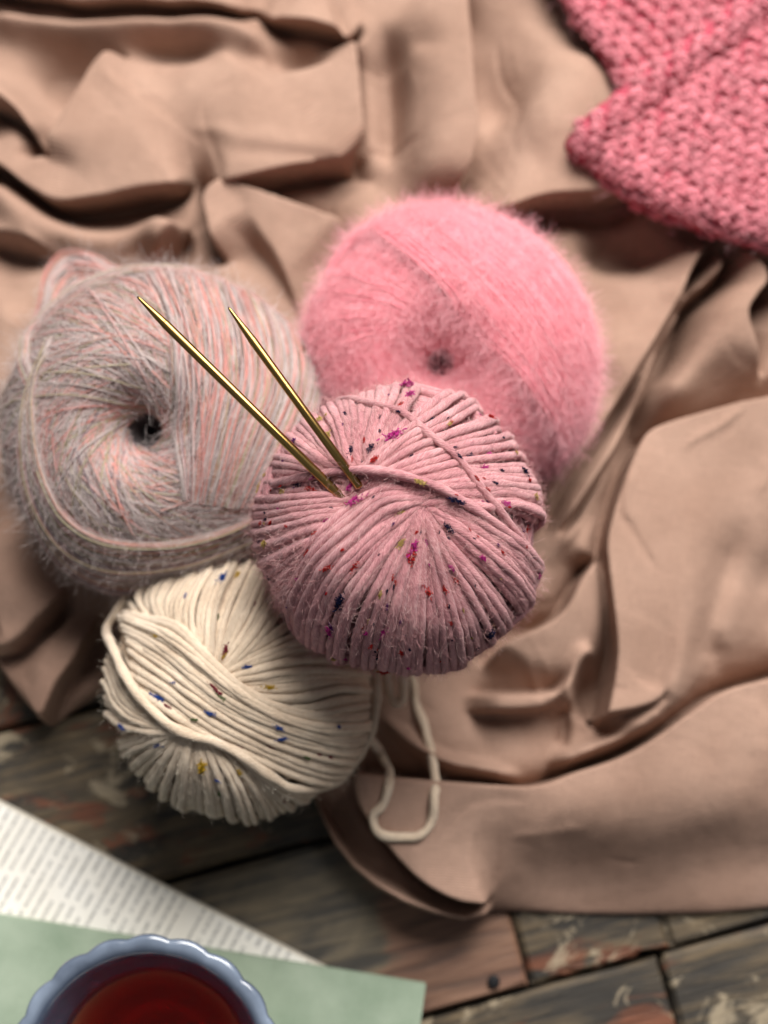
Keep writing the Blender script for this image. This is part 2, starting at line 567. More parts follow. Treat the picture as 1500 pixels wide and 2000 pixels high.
def scarp(pts, A, w, D=3.0, wv=30.0, over=0.0, e=8.0, ta=60.0, tb=60.0, side=1, p=1.3):
    """a fold edge: high on `side`, dropping steeply on the other side; over = overhang in pixels"""
    global Z, DU, DV
    over = over * 2.0 * (1 + 0.9 * min(max((1000 - np.mean([p_[1] for p_ in pts])) / 800.0, 0), 1))
    D = D * 2.1; wv = wv * 0.9; A = A * 1.15
    e = max(e, 7.0)
    pts = resample(pts, max(8, len(pts) * 4))
    reach = max(w * 2.6, wv * 4) + over + 20
    lo = pts.min(0) - reach; hi = pts.max(0) + reach
    m = (GU > lo[0]) & (GU < hi[0]) & (GV > lo[1]) & (GV < hi[1])
    U, V = GU[m], GV[m]
    sd, fr, nx, ny, L = poly_dist(pts, U, V)
    d = sd * side - over
    ex = np.abs(d) * 0.9
    tp = smooth(fr * L / (ta + ex)) * smooth((1 - fr) * L / (tb + ex))
    up = smooth((d + e) / (2 * e))
    hi_ = A * np.exp(-(np.maximum(d, 0) / w) ** p)
    lo_ = -D * np.exp(-np.maximum(-d, 0) / wv)
    Z[m] += tp * (up * hi_ + (1 - up) * lo_)
    if over > 0:
        s = tp * over * smooth((d + e * 0.4) / (1.4 * e)) * np.exp(-(np.maximum(d, 0) / (w * 0.55)) ** 1.5)
        DU[m] -= nx * side * s; DV[m] -= ny * side * s

def ridge(pts, A, w, w2=None, ta=80.0, tb=80.0, p=2.0):
    """rounded roll (A>0) or valley (A<0); w / w2 = half widths on the right / left side"""
    global Z
    w2 = w if w2 is None else w2
    pts = resample(pts, max(8, len(pts) * 4))
    reach = max(w, w2) * 2.8 + 10
    lo = pts.min(0) - reach; hi = pts.max(0) + reach
    m = (GU > lo[0]) & (GU < hi[0]) & (GV > lo[1]) & (GV < hi[1])
    U, V = GU[m], GV[m]
    sd, fr, nx, ny, L = poly_dist(pts, U, V)
    ww = np.where(sd > 0, w, w2)
    ex = np.abs(sd) * 0.5
    Z[m] += smooth(fr * L / (ta + ex)) * smooth((1 - fr) * L / (tb + ex)) * A * np.exp(-(np.abs(sd) / ww) ** p)

def blob(u, v, A, ru, rv=None, ang=0.0):
    global Z
    rv = ru if rv is None else rv
    c, s = math.cos(math.radians(ang)), math.sin(math.radians(ang))
    x = (GU - u) * c + (GV - v) * s; y = -(GU - u) * s + (GV - v) * c
    Z += A * np.exp(-(x / ru) ** 2 - (y / rv) ** 2)

# --- broad swells
blob(480, 210, 9, 260, 170)
blob(1050, 250, 6, 160, 260)
blob(1330, 1050, 14, 190, 330, 15)
blob(0, 1150, 5, 120, 160)
# --- top left folds
scarp([(-80, -10), (60, 8), (150, 27), (243, 31), (400, 37), (480, 55), (520, 62)], 6, 90, 6, 16, 11, side=-1, tb=70)
ridge([(-60, 30), (60, 45), (150, 60), (300, 62), (420, 70), (490, 92), (522, 130)], 7, 24, 20, tb=40)
scarp([(520, 110), (528, 150), (522, 60)][:2] + [(545, 175)], 3, 30, 2, 20, 0, side=1)
scarp([(490, 58), (580, 72), (660, 84), (706, 84)], 5, 120, 6, 45, 10, side=-1, tb=12, ta=40)
blob(585, 116, -11, 55, 34, -12)
ridge([(640, -40), (668, 20), (690, 60), (704, 84)], -5, 8, 14, tb=20)
scarp([(232, 88), (205, 125), (180, 155), (150, 215), (125, 262), (98, 312)], 10, 110, 9, 55, 6, side=-1, ta=40, tb=20)
blob(110, 150, -12, 66, 60, 20)
ridge([(235, 92), (320, 92), (400, 100), (450, 120)], -6, 30, 16)
ridge([(-60, 120), (0, 190), (50, 240), (100, 290)], 8, 32, 26, tb=16)
scarp([(-60, 205), (0, 222), (45, 250), (80, 290), (98, 318)], 9, 60, 10, 22, 5, side=-1, tb=10)
scarp([(-90, 300), (0, 348), (50, 388), (112, 426), (200, 418), (290, 402), (385, 392)], 9, 110, 9, 26, 12, side=-1, tb=30)
ridge([(-60, 350), (20, 400), (90, 448), (180, 476), (290, 460), (360, 430)], 9, 40, 34, tb=50)
scarp([(-60, 455), (40, 480), (120, 510)], 6, 60, 4, 40, 0, side=-1)
# --- big flap right edge and bottom edge, corner flap
scarp([(700, 70), (712, 150), (721, 255), (730, 325), (733, 346), (715, 349), (650, 353), (560, 370), (490, 384), (400, 396)], 8.5, 180, 9, 34, 12, e=5, side=1, ta=30, tb=40)
ridge([(350, 268), (480, 279), (600, 284), (722, 286)], 1.7, 9, 14, ta=120, tb=20)
ridge([(420, 300), (560, 300), (722, 300)], -1.0, 9, 9, ta=60, tb=20)
scarp([(412, 520), (398, 450), (386, 395), (380, 358), (379, 343), (392, 343), (425, 350), (500, 378), (572, 403), (640, 426), (720, 455)], 10, 140, 8, 24, 9, e=5, side=1, ta=40, tb=60)
scarp([(300, 520), (345, 470), (372, 440)], 6, 60, 10, 26, 4, side=-1, ta=30, tb=20)
# --- upper middle panels
scarp([(915, -60), (922, 40), (930, 140), (936, 240), (944, 278), (930, 350), (916, 420)], 14, 90, 8, 60, 10, e=6, side=1)
ridge([(752, 40), (765, 200), (760, 340)], -9, 34, 26)
ridge([(840, -20), (860, 120), (880, 240), (850, 340), (780, 400)], 6, 44, 50)
ridge([(770, 90), (830, 120), (880, 160)], -4.5, 22, 34)
ridge([(1060, 60), (1020, 150), (960, 250), (950, 300)], -8, 54, 50, ta=170, tb=110)
ridge([(1160, 100), (1100, 220), (1030, 330)], 7, 60, 60)
scarp([(950, 470), (1000, 440), (1060, 420), (1130, 414), (1200, 404), (1300, 380)], 9, 130, 9, 60, 10, side=-1, ta=60)
# --- right middle: sheet with pleats
ridge([(1110, 470), (1220, 490), (1330, 480)], -10, 44, 50)
ridge([(1150, 640), (1200, 720), (1180, 800)], 7, 80, 80)
scarp([(1395, 470), (1377, 500), (1350, 540), (1317, 607), (1283, 667), (1240, 740), (1200, 807), (1143, 893), (1090, 970), (1050, 1060)], 10, 130, 4, 16, 3, e=5, side=1)
scarp([(1410, 470), (1405, 545), (1340, 600), (1327, 632), (1292, 690), (1266, 745), (1244, 805), (1205, 885), (1150, 970), (1090, 1060)], 8, 24, 7, 36, 4, e=5, side=1)
ridge([(1218, 850), (1170, 950), (1115, 1040), (1075, 1100)], 4, 11, 11)
ridge([(1470, 570), (1400, 665), (1333, 735), (1262, 832)], 8, 55, 40)
blob(1305, 700, -10, 24, 60, 30)
scarp([(1430, 470), (1455, 505), (1488, 570), (1462, 612), (1446, 645), (1468, 700), (1496, 742)], 12, 60, 9, 50, 5, e=5, side=1)
scarp([(1800, 700), (1700, 730), (1580, 760), (1480, 790), (1420, 802), (1350, 822), (1272, 845), (1236, 868), (1199, 945), (1170, 1033), (1161, 1085), (1166, 1129), (1177, 1217), (1182, 1275), (1178, 1325), (1168, 1370), (1150, 1416)], 14, 150, 9, 34, 7, e=6, side=-1, ta=50, tb=14)
scarp([(1150, 1418), (1230, 1400), (1275, 1380), (1296, 1350)], 7, 36, 7, 26, 5, side=-1, ta=10, tb=20)
scarp([(1161, 1085), (1118, 1140), (1092, 1190), (1055, 1220), (985, 1250), (930, 1300)], 9, 110, 8, 45, 4, side=-1, ta=20)
ridge([(1110, 1390), (1108, 1340), (1128, 1290), (1160, 1276)], 6, 10, 16, ta=20, tb=20)
blob(1148, 1342, -8, 26, 44, 12)
scarp([(900, 1352), (960, 1352), (1060, 1352), (1090, 1338), (1112, 1300)], 6, 60, 3, 30, 2, side=1)
scarp([(900, 1396), (980, 1398), (1060, 1392), (1104, 1368)], 5, 40, 3, 50, 4, side=-1)
ridge([(1106, 1375), (1110, 1420), (1103, 1460)], -4, 14, 8, ta=10, tb=10)
ridge([(1322, 980), (1314, 1150), (1310, 1250), (1300, 1330), (1280, 1388), (1212, 1432), (1135, 1470), (1072, 1500)], 8, 26, 30, ta=200, tb=40)
blob(1190, 1430, -4, 70, 18, -22)
ridge([(1314, 1200), (1306, 1290), (1292, 1350), (1262, 1398), (1200, 1438), (1130, 1470), (1072, 1500)], 6, 12, 14)
ridge([(1442, 1000), (1420, 1070), (1384, 1180), (1368, 1240), (1388, 1290), (1396, 1340)], -4, 44, 26, ta=110)
ridge([(1520, 900), (1480, 1010), (1470, 1150)], 3, 60, 50)
# --- front roll and hem
scarp([(1640, 1260), (1500, 1316), (1396, 1346), (1320, 1394), (1262, 1436), (1195, 1474), (1110, 1502), (1040, 1526), (936, 1523), (780, 1510), (682, 1496)], 11, 250, 8, 24, 7, e=7, side=-1, tb=30)
ridge([(735, 1390), (790, 1440), (860, 1484), (950, 1505), (1045, 1530)], 6, 13, 13)
scarp([(682, 1490), (684, 1545), (700, 1590), (742, 1648), (806, 1716), (880, 1758), (956, 1770)], 12, 80, 7, 16, 8, e=5, side=-1, ta=30, tb=14)
ridge([(612, 1530), (636, 1610), (668, 1660), (716, 1710), (800, 1758), (880, 1786), (930, 1788), (958, 1772)], 9, 13, 13, tb=14)
ridge([(760, 1460), (820, 1490), (860, 1560)], -2.5, 24, 24)
blob(1240, 1550, 4, 360, 90, -4)
# --- left side
ridge([(20, 560), (14, 700), (20, 850)], 6, 50, 60)
ridge([(50, 900), (10, 1000), (-40, 1060)], -5, 40, 40)
ridge([(60, 1080), (40, 1160), (60, 1230)], 4, 60, 60)
scarp([(150, 1150), (112, 1205), (92, 1232), (70, 1262), (42, 1284), (-20, 1294)], 8, 80, 6, 24, 4, side=1, ta=60)
scarp([(104, 1425), (122, 1388), (142, 1344), (172, 1290), (206, 1200)], 8, 80, 4, 24, 4, e=5, side=-1, ta=6)

# --- smoothing, wrinkles
def lap(A, n):
    for _ in range(n):
        B = A.copy()
        B[1:-1, 1:-1] = 0.5 * A[1:-1, 1:-1] + 0.125 * (A[:-2, 1:-1] + A[2:, 1:-1] + A[1:-1, :-2] + A[1:-1, 2:])
        A = B
    return A
Z = lap(Z, 4); DU = lap(DU, 4); DV = lap(DV, 4)
def vnoise(U, V, s, seed):
    r = np.random.default_rng(seed)
    T = r.normal(size=(64, 64))
    x, y = U / s + 100, V / s + 100
    i, j = np.floor(x).astype(int), np.floor(y).astype(int)
    fx, fy = smooth(x - i), smooth(y - j)
    i, j, i1, j1 = i % 64, j % 64, (i + 1) % 64, (j + 1) % 64
    return (T[j, i] * (1 - fx) + T[j, i1] * fx) * (1 - fy) + (T[j1, i] * (1 - fx) + T[j1, i1] * fx) * fy
c30, s30 = math.cos(0.6), math.sin(0.6)
def swell(s_, seed, ax=1.0):
    r = np.zeros(GU.shape)
    for k in range(3):
        an = 0.5 + 1.05 * k
        c_, n_ = math.cos(an), math.sin(an)
        r += vnoise((GU * c_ + GV * n_), (-GU * n_ + GV * c_) * ax, s_, seed + k)
    return lap(r / 1.7, 6)
Z += 2.4 * swell(230, 11) + 1.5 * swell(120, 21) + 0.28 * vnoise(GU, GV * 0.6, 55, 2) + 0.08 * vnoise(GU * s30 - GV * c30, GU * c30 + GV * s30, 24, 3)
Z = 9 + (Z - 9) * 1.6
Z = np.where(Z < 4, 1.2 + 2.8 * np.exp((Z - 4) / 2.8), Z)
Z = np.where(Z > 27, 27 + 16 * (1 - np.exp(-(Z - 27) / 16)), Z)
# fine creases that run along the folds
rs = np.random.default_rng(5)
ZS = lap(Z, 14)
gy, gx = np.gradient(ZS)
gx = gx / (uu[1] - uu[0]); gy = gy / np.maximum((vb[None] - V0) / (NV - 1), 1e-3)
for _k in range(150):
    pu, pv = rs.uniform(-100, 1600), rs.uniform(-100, 1760)
    line = [(pu, pv)]
    cu, cv = pu, pv
    pd = None
    for _s in range(rs.integers(5, 14)):
        ci = int(np.clip((cu - U0) / (uu[1] - uu[0]), 0, NU - 1))
        ri = int(np.clip((cv - V0) / (vb[ci] - V0) * (NV - 1), 0, NV - 1))
        dv_ = np.array([-gy[ri, ci], gx[ri, ci]]); dv_ = dv_ / (np.linalg.norm(dv_) + 1e-6)
        if pd is not None and (dv_ @ pd) < 0:
            dv_ = -dv_
        if pd is not None:
            dv_ = norm(pd * 0.7 + dv_ * 0.5)
        pd = dv_
        cu, cv = cu + dv_[0] * 18, cv + dv_[1] * 18
        line.append((cu, cv))
    ridge(line, rs.choice([-1, 1]) * rs.uniform(0.25, 0.9), rs.uniform(4, 10), rs.uniform(5, 22), 40, 40)
# the edge comes down to the table
dist_edge = (vb[None] - GV)
xw = np.clip(dist_edge / np.interp(GU, bwx, bww), 0, 1)
prof = np.sqrt(1 - (1 - xw) ** 2)
Z = 0.8 + (Z - 0.8) * prof
# world positions
CP = P(GU + DU, GV + DV, 0.006 + 0.014 * EDGE)
CX, CY = CP[..., 0], CP[..., 1]
CZ = Z / 1000.0
for c, r, fl in ((GR_C, GR_R, GR_F), (PK_C, PK_R, PK_F), (CR_C, CR_R, 1.0)):
    q = np.clip(((CX - c[0]) ** 2 + (CY - c[1]) ** 2) / (r * 1.0) ** 2, 0, 1)
    low = c[2] - r * fl * np.sqrt(1 - q) - 0.0015
    CZ = np.where(q < 1, np.minimum(CZ, np.maximum(low, 0.0012)), CZ)
verts = np.stack([CX, CY, CZ], -1).reshape(-1, 3)
faces = grid_faces(NV, NU)[:, ::-1]
fu = GU.ravel()[faces] / 5100.0; fv = -GV.ravel()[faces] / 5100.0
ca, sa = math.cos(0.12), math.sin(0.12)
M_cloth = cloth_material()
cloth = link("cotton_cloth", make_mesh("cotton_cloth", verts, faces, True, np.stack([fu * ca - fv * sa, fu * sa + fv * ca], -1).reshape(-1, 2)), None, M_cloth)
cloth["label"] = "crumpled light brown cotton cloth spread under the yarn balls"
cloth["category"] = "cloth"

def cloth_z(x, y):
    d = (CX - x) ** 2 + (CY - y) ** 2
    return float(CZ.ravel()[np.argmin(d)])

# ------------------------------------------------------------------ yarn winding on a ball
class Ball:
    def __init__(self, c, r, pole=None, flat=1.0, dimple=0.0, dang=0.3, lump=0.0):
        self.lump = lump; self.pts = None
        self.c = np.asarray(c, float); self.r = r
        self.pole = norm(np.asarray(pole, float)) if pole is not None else np.array([0, 0, 1.0])
        self.flat, self.dimple, self.dang = flat, dimple, dang
    def shape(self, d, lift=0.0):
        """surface point in unit direction d"""
        ct = (d * self.pole).sum(-1)
        th = np.arccos(np.clip(ct, -1, 1))
        k = 1 - self.dimple * (np.exp(-(th / self.dang) ** 2) + np.exp(-((np.pi - th) / self.dang) ** 2))
        if self.lump:
            k = k * (1 + self.lump * (np.sin(d[..., 0] * 5.1 + 1.0 + 2 * d[..., 1]) * np.sin(d[..., 1] * 4.3 + 0.4) + 0.6 * np.sin(d[..., 2] * 7 + d[..., 0] * 6) * np.cos(d[..., 1] * 6.1)))
        p = d * ((self.r * k + lift)[..., None] if np.ndim(lift) or np.ndim(k) else self.r * k + lift)
        ax = (p * self.pole).sum(-1, keepdims=True) * self.pole
        return self.c + p - ax * (1 - self.flat)
    def cast(self, u, v):
        """unit direction of the surface point at pixel; past the outline it slides on along the rim"""
        d = norm(ray(np.asarray(u, float), np.asarray(v, float)))
        o = CAM - self.c
        # in the flattened frame
        def ff(x):
            ax = (x * self.pole).sum(-1, keepdims=True) * self.pole
            return x + ax * (1 / self.flat - 1)
        d2, o2 = ff(d), ff(o)
        a = (d2 * d2).sum(-1); b = (d2 * o2).sum(-1); c = (o2 * o2).sum(-1) - self.r ** 2
        disc = b * b - a * c
        t = (-b - np.sqrt(np.maximum(disc, 0))) / a
        q = norm(o2 + d2 * t[..., None])
        return q, disc < 0
    def wander(self, dirs, ang, n):
        """carry a path on past its end along the great circle"""
        a, b = dirs[-min(5, len(dirs))], dirs[-1]
        t = norm(b - (a * b).sum() * a - 0 * a)
        t = norm(t - (t * b).sum() * b)
        w = np.linspace(0, ang, n + 1)[1:, None]
        return np.vstack([dirs, b * np.cos(w) + t * np.sin(w)])

def zoomxy(x0, y0, sc):
    return lambda pts: [(x0 + x / sc, y0 + y / sc) for x, y in pts]

def bundle(bl, guides, n, npt=34, ext0=0.0, ext1=0.0, jit=0.0, lift=0.0, lift_j=0.0, arch=0.0, cross=0.0, dive=0.0):
    """n paths spread between guide lines drawn on the ball; returns list of (points, normals)"""
    G = np.stack([resample(g, npt) for g in guides])
    m = len(guides)
    res = []
    for i in range(n):
        s = (i + 0.5 + rng.normal() * jit) / n * (m - 1) if n > 1 else 0.0
        s = min(max(s, 0), m - 1.0001) if m > 1 else 0.0
        if cross > 0:
            s = rng.uniform(0, m - 1)
            sv = s + rng.normal() * cross * np.linspace(-1, 1, npt) + rng.normal() * cross * 0.5 * np.sin(np.linspace(0, 3, npt) + rng.uniform(0, 6))
            sv = np.abs(sv); sv = (m - 1) - np.abs((m - 1) - sv); sv = np.clip(sv, 0, m - 1.0001); kk = sv.astype(int); f = (sv - kk)[:, None]; ar = np.arange(npt)
            px = G[kk, ar] * (1 - f) + G[kk + 1, ar] * f
        elif m > 1:
            k = int(s); f = s - k
            # smooth (cubic) blend between the guides
            a, b = G[max(k - 1, 0)], G[k]
            c, d = G[k + 1], G[min(k + 2, m - 1)]
            px = 0.5 * (2 * b + (c - a) * f + (2 * a - 5 * b + 4 * c - d) * f * f + (3 * b - a - 3 * c + d) * f ** 3)
        else:
            px = G[0]
        q, miss = bl.cast(px[:, 0], px[:, 1])
        L = np.full(len(q), lift + rng.normal() * lift_j)
        L += arch * np.sin(np.linspace(0, np.pi, len(q))) ** (0.4 if arch > 0.003 else 1.0)
        if dive:
            L -= dive * rng.uniform(0.3, 1.3) * np.exp(-np.arange(len(q)) / (len(q) * 0.085))
        # drop repeated points at the rim
        keep = np.r_[True, np.linalg.norm(np.diff(q, axis=0), axis=1) > 1e-3]
        q, L = q[keep], L[keep]
        if len(q) < 3:
            continue
        n0 = int(ext0 / 0.09) if ext0 else 0
        n1 = int(ext1 / 0.09) if ext1 else 0
        if n0:
            q = bl.wander(q[::-1], ext0, n0)[::-1]
            L = np.r_[np.linspace(L[0] - 0.002, L[0], n0), L]
        if n1:
            q = bl.wander(q, ext1, n1)
            L = np.r_[L, np.linspace(L[-1], L[-1] - 0.001, n1)]
        res.append((bl.shape(norm(q), L), norm(q)))
    return res

def core(bl, name, parent, mat, shrink):
    nr, nc = 40, 64
    th = np.linspace(0.001, np.pi - 0.001, nr)[:, None]; ph = np.linspace(0, 2 * np.pi, nc, endpoint=False)[None]
    a = norm(np.cross(bl.pole, [0.3, 1, 0.2])); b = np.cross(bl.pole, a)
    d = np.cos(th)[..., None] * bl.pole + np.sin(th)[..., None] * (np.cos(ph)[..., None] * a + np.sin(ph)[..., None] * b)
    v = bl.shape(d, -shrink).reshape(-1, 3) - bl.c
    return link(name, make_mesh(name, v, grid_faces(nr, nc, True)[:, ::-1] * 1), parent, mat)

def great_wraps(bl, n, lift, rad, root, mat, npt=64):
    """buried turns of yarn that fill the ball behind the seen layers"""
    for i in range(n):
        ax = norm(rng.normal(size=3))
        a = norm(np.cross(ax, [0.2, 0.5, 1])); b = np.cross(ax, a)
        t = np.linspace(0, 2 * np.pi, npt)[:, None]
        off = rng.uniform(-0.25, 0.25)
        q = norm(a * np.cos(t) + b * np.sin(t) + ax * off)
        tube("strand", bl.shape(q, lift + rng.normal() * 0.0003), rad, q, root, mat, sides=8, origin=bl.c)

def blob_mesh(name, seed):
    r = np.random.default_rng(seed)
    nr, nc = 7, 9
    th = np.linspace(0.05, np.pi - 0.05, nr)[:, None]; ph = np.linspace(0, 2 * np.pi, nc, endpoint=False)[None]
    k = 1 + 0.42 * r.normal(size=(nr, nc)); 
    v = np.stack([np.cos(th) * np.ones_like(ph) * (1 + 0.2 * r.normal(size=(nr, nc))), np.sin(th) * np.cos(ph) * k, np.sin(th) * np.sin(ph) * k], -1).reshape(-1, 3)
    return make_mesh(name, v, grid_faces(nr, nc, True))
def tuft_curves(seed):
    """a little tuft of dyed fibres, unit size, lying along x"""
    r = np.random.default_rng(seed)
    n, k = 90, 6
    st = np.stack([r.normal(size=n) * 0.45, r.normal(size=n) * 0.14, r.normal(size=n) * 0.08], -1)
    d = norm(np.stack([r.choice([-1, 1], n) * r.uniform(0.5, 1, n), r.normal(size=n) * 0.3, r.normal(size=n) * 0.2], -1))
    pos = [st]
    for _ in range(k - 1):
        d = norm(d + r.normal(size=(n, 3)) * np.array([0.35, 0.35, 0.18]))
        st = st + d * 0.12
        pos.append(st)
    pos = np.stack(pos, 1).astype(np.float32)
    hc = bpy.data.hair_curves.new("fleck")
    hc.add_curves([k] * n)
    hc.attributes['position'].data.foreach_set('vector', pos.ravel())
    ra = hc.attributes.get('radius') or hc.attributes.new('radius', 'FLOAT', 'POINT')
    ra.data.foreach_set('value', np.full(n * k, 0.065, np.float32))
    return hc
FLECK = [tuft_curves(20 + i) for i in range(6)]
TUFT = {}
for nm, c in {"red": (0.72, 0.035, 0.03), "navy": (0.012, 0.014, 0.06), "magenta": (0.70, 0.045, 0.33), "yellow": (0.80, 0.55, 0.16),
              "purple": (0.16, 0.025, 0.20), "blue": (0.03, 0.09, 0.40), "maroon": (0.28, 0.025, 0.05), "green": (0.12, 0.19, 0.06), "gold": (0.80, 0.47, 0.03)}.items():
    TUFT[nm] = wool_tuft(nm + "_tuft", c)
for me in FLECK:
    me.materials.append(TUFT["red"])

def fleck(bl, u, v, colname, size, root, lift, ang=None, aspect=0.45):
    cd_ = CAM - bl.c
    for _t in range(6):                         # stay on the ball
        if bl.bvh.ray_cast(Vector(CAM), Vector(norm(ray(np.float64(u), np.float64(v)))), 1.0)[0] is not None:
            break
        dc = bl.c - CAM; zc_ = dc @ FWD
        uc, vc = W0 / 2 + FPX * (dc @ RIGHT) / zc_, H0 / 2 - FPX * (dc @ UP) / zc_
        u, v = uc + (u - uc) * 0.95, vc + (v - vc) * 0.95
    q, miss = bl.cast(np.array([u]), np.array([v]))
    q = q[0]
    p = bl.shape(q[None], np.array([lift]))[0]
    hit, hn, _i, _d = bl.bvh.ray_cast(Vector(CAM), Vector(norm(ray(np.float64(u), np.float64(v)))), 1.0)
    if hit is not None:
        p = np.array(hit) + q * size * 0.03
    o = bpy.data.objects.new("fleck", random.choice(FLECK))
    COL.objects.link(o); o.parent = root
    o.material_slots[0].link = 'OBJECT'; o.material_slots[0].material = TUFT[colname]
    a = norm(np.cross(q, [0.13, 1.0, 0.1])); b = np.cross(q, a)
    an = random.uniform(0, 6.28) if ang is None else ang
    x = a * math.cos(an) + b * math.sin(an)
    if bl.pts is not None:                      # spun into the yarn: lies along the nearest strand
        x = bl.tan[np.argmin(((bl.pts - p) ** 2).sum(-1))]
        x = norm(x - (x * q).sum() * q + 0.25 * rng.normal(size=3)); x = norm(x - (x * q).sum() * q)
    y = np.cross(q, x)
    M = Matrix(((x[0], y[0], q[0], 0), (x[1], y[1], q[1], 0), (x[2], y[2], q[2], 0), (0, 0, 0, 1)))
    o.matrix_local = Matrix.Translation(Vector(p - bl.c)) @ M @ Matrix.Diagonal((size, size, size, 1))
    return o

def strands(bl, res, rad, root, mat, name="strand"):
    for pts, nrm in res:
        tube(name, pts, rad * rng.uniform(0.88, 1.08), nrm, root, mat, origin=bl.c)

def strand_fuzz(bl, paths, n, length, rad, root, mat, up=1.0, curl=0.35, k=7, strand_r=0.0014):
    roots, nor, tan = [], [], []
    lens = np.array([len(p[0]) for p in paths], float); lens /= lens.sum()
    idx = rng.choice(len(paths), n, p=lens)
    for i in idx:
        p, q = paths[i]
        j = rng.integers(1, len(p) - 1)
        f = rng.uniform()
        pt = p[j] * (1 - f) + p[j - 1] * f
        t = norm(p[j] - p[j - 1])
        s = np.cross(t, q[j]); a = rng.uniform(-1.3, 1.3)
        nn = q[j] * math.cos(a) + s * math.sin(a)
        roots.append(pt + nn * strand_r * 0.9); nor.append(nn); tan.append(t)
    roots, nor, tan = map(np.array, (roots, nor, tan))
    f = fibres(roots, nor, k, length, up, curl, tan, 0.55)
    return hair("fuzz", f, rad, root, mat, bl.c)

# ------------------------------------------------------------------ tweed ball (pink, flecked), on top
M_tweed = yarn_material("pink_tweed_wool", (0.25, 0.075, 0.095), (0.52, 0.222, 0.242), (0.74, 0.43, 0.43))
M_tweed_fz = fibre_material("pink_tweed_fibre", [(0.0, (0.50, 0.23, 0.24)), (0.6, (0.62, 0.34, 0.34)), (1.0, (0.80, 0.56, 0.54))])
M_core_tw, _, _ = plain("pink_tweed_gap_shade", (0.08, 0.025, 0.035), 1.0, 0, 0.05)  # near-black core: shade between the strands put into its colour
tw = Ball(TW_C, TW_R, lump=0.022)
tw_root = empty("yarn_ball", TW_C, "pink tweed yarn ball with bright flecks, topmost, two needles stuck in", "yarn ball")
core(tw, "core", tw_root, M_core_tw, 0.0035)
Z2 = zoomxy(450, 700, 2.3077)
YR = 0.00134
great_wraps(tw, 64, -0.0026, YR, tw_root, M_tweed)
ul = [[(600, 560), (480, 545), (300, 520), (115, 530)], [(600, 550), (490, 520), (330, 400), (220, 330)], [(610, 540), (520, 490), (430, 330), (350, 235)],
      [(620, 530), (560, 470), (540, 330), (480, 165)], [(640, 520), (600, 460), (610, 300), (620, 110)], [(660, 510), (640, 450), (700, 290), (760, 90)], [(680, 510), (670, 440), (760, 300), (880, 110)]]
left = [[(560, 590), (480, 580), (300, 560), (110, 560)], [(560, 620), (480, 620), (300, 640), (95, 650)], [(540, 670), (460, 680), (280, 710), (92, 740)],
        [(520, 730), (420, 740), (260, 790), (92, 820)], [(480, 790), (380, 800), (240, 860), (102, 900)], [(440, 840), (340, 860), (220, 930), (122, 970)],
        [(400, 900), (310, 920), (230, 990), (152, 1040)], [(380, 960), (290, 980), (240, 1060), (192, 1120)], [(360, 1020), (290, 1050), (255, 1110), (232, 1180)]]
ur = [[(600, 500), (660, 450), (750, 350), (860, 250), (990, 150)], [(600, 530), (660, 495), (780, 400), (930, 310), (1100, 210)], [(610, 560), (690, 515), (830, 440), (1000, 370), (1200, 310)],
      [(640, 590), (730, 545), (880, 500), (1060, 440), (1290, 400)], [(720, 600), (800, 570), (950, 540), (1120, 510), (1370, 500)], [(800, 620), (900, 600), (1050, 580), (1200, 570), (1400, 590)],
      [(860, 640), (950, 630), (1100, 640), (1250, 630), (1412, 680)], [(900, 670), (1000, 670), (1150, 700), (1280, 690), (1408, 760)]]
fan = [[(905, 632), (740, 590), (590, 640), (450, 760), (320, 900), (255, 1030), (250, 1150)], [(875, 645), (700, 665), (560, 780), (430, 900), (335, 1040), (300, 1160), (320, 1250)],
       [(862, 655), (740, 750), (610, 870), (500, 1000), (430, 1150), (400, 1300)], [(858, 665), (780, 800), (690, 950), (610, 1100), (565, 1250), (545, 1390)],
       [(860, 670), (815, 850), (770, 1000), (735, 1150), (705, 1300), (690, 1430)], [(868, 680), (862, 850), (855, 1000), (845, 1150), (835, 1300), (825, 1435)],
       [(872, 700), (915, 900), (950, 1040), (980, 1180), (1000, 1300), (1000, 1400)], [(876, 700), (965, 890), (1045, 1020), (1110, 1140), (1150, 1230), (1170, 1310)],
       [(880, 690), (1000, 825), (1120, 940), (1210, 1040), (1270, 1130), (1290, 1200)], [(880, 670), (1000, 738), (1130, 830), (1240, 920), (1310, 1010), (1340, 1090)],
       [(885, 640), (1010, 680), (1150, 770), (1260, 840), (1340, 920), (1385, 980)]]
TWP = []
for gs, n, lf, e0, e1, aj, dv in ((ul, 31, 0.0000, 0, 0.8, 0.28, 0.003), (left, 27, 0.0003, 0, 0.8, 0.25, 0.003), (ur, 25, 0.0010, 0.2, 0.8, 0.3, 0.001), (fan, 48, 0.0020, 0.1, 0.9, 0.3, 0.0045)):
    TWP += bundle(tw, [Z2(g) for g in gs], n, 36, e0, e1, aj, lf, 0.0006, 0.0012, 0.0, dv)
TWP += bundle(tw, [Z2([(480, 195), (560, 200), (640, 230), (780, 290), (900, 390), (1010, 480), (1110, 610), (1220, 740), (1320, 870), (1372, 965)])], 1, 60, 0.0, 0.6, 0, 0.0010, 0, 0.0030)
TWP += bundle(tw, [Z2([(215, 575), (330, 552), (520, 525), (680, 535), (820, 570), (930, 610), (1040, 670), (1150, 740), (1290, 850), (1380, 945)])], 1, 60, 0.0, 0.6, 0, 0.0022, 0, 0.0022)
strands(tw, TWP, YR, tw_root, M_tweed)
strand_fuzz(tw, TWP, 20000, 0.0044, 0.000019, tw_root, M_tweed_fz, 0.6, 0.26, 9)
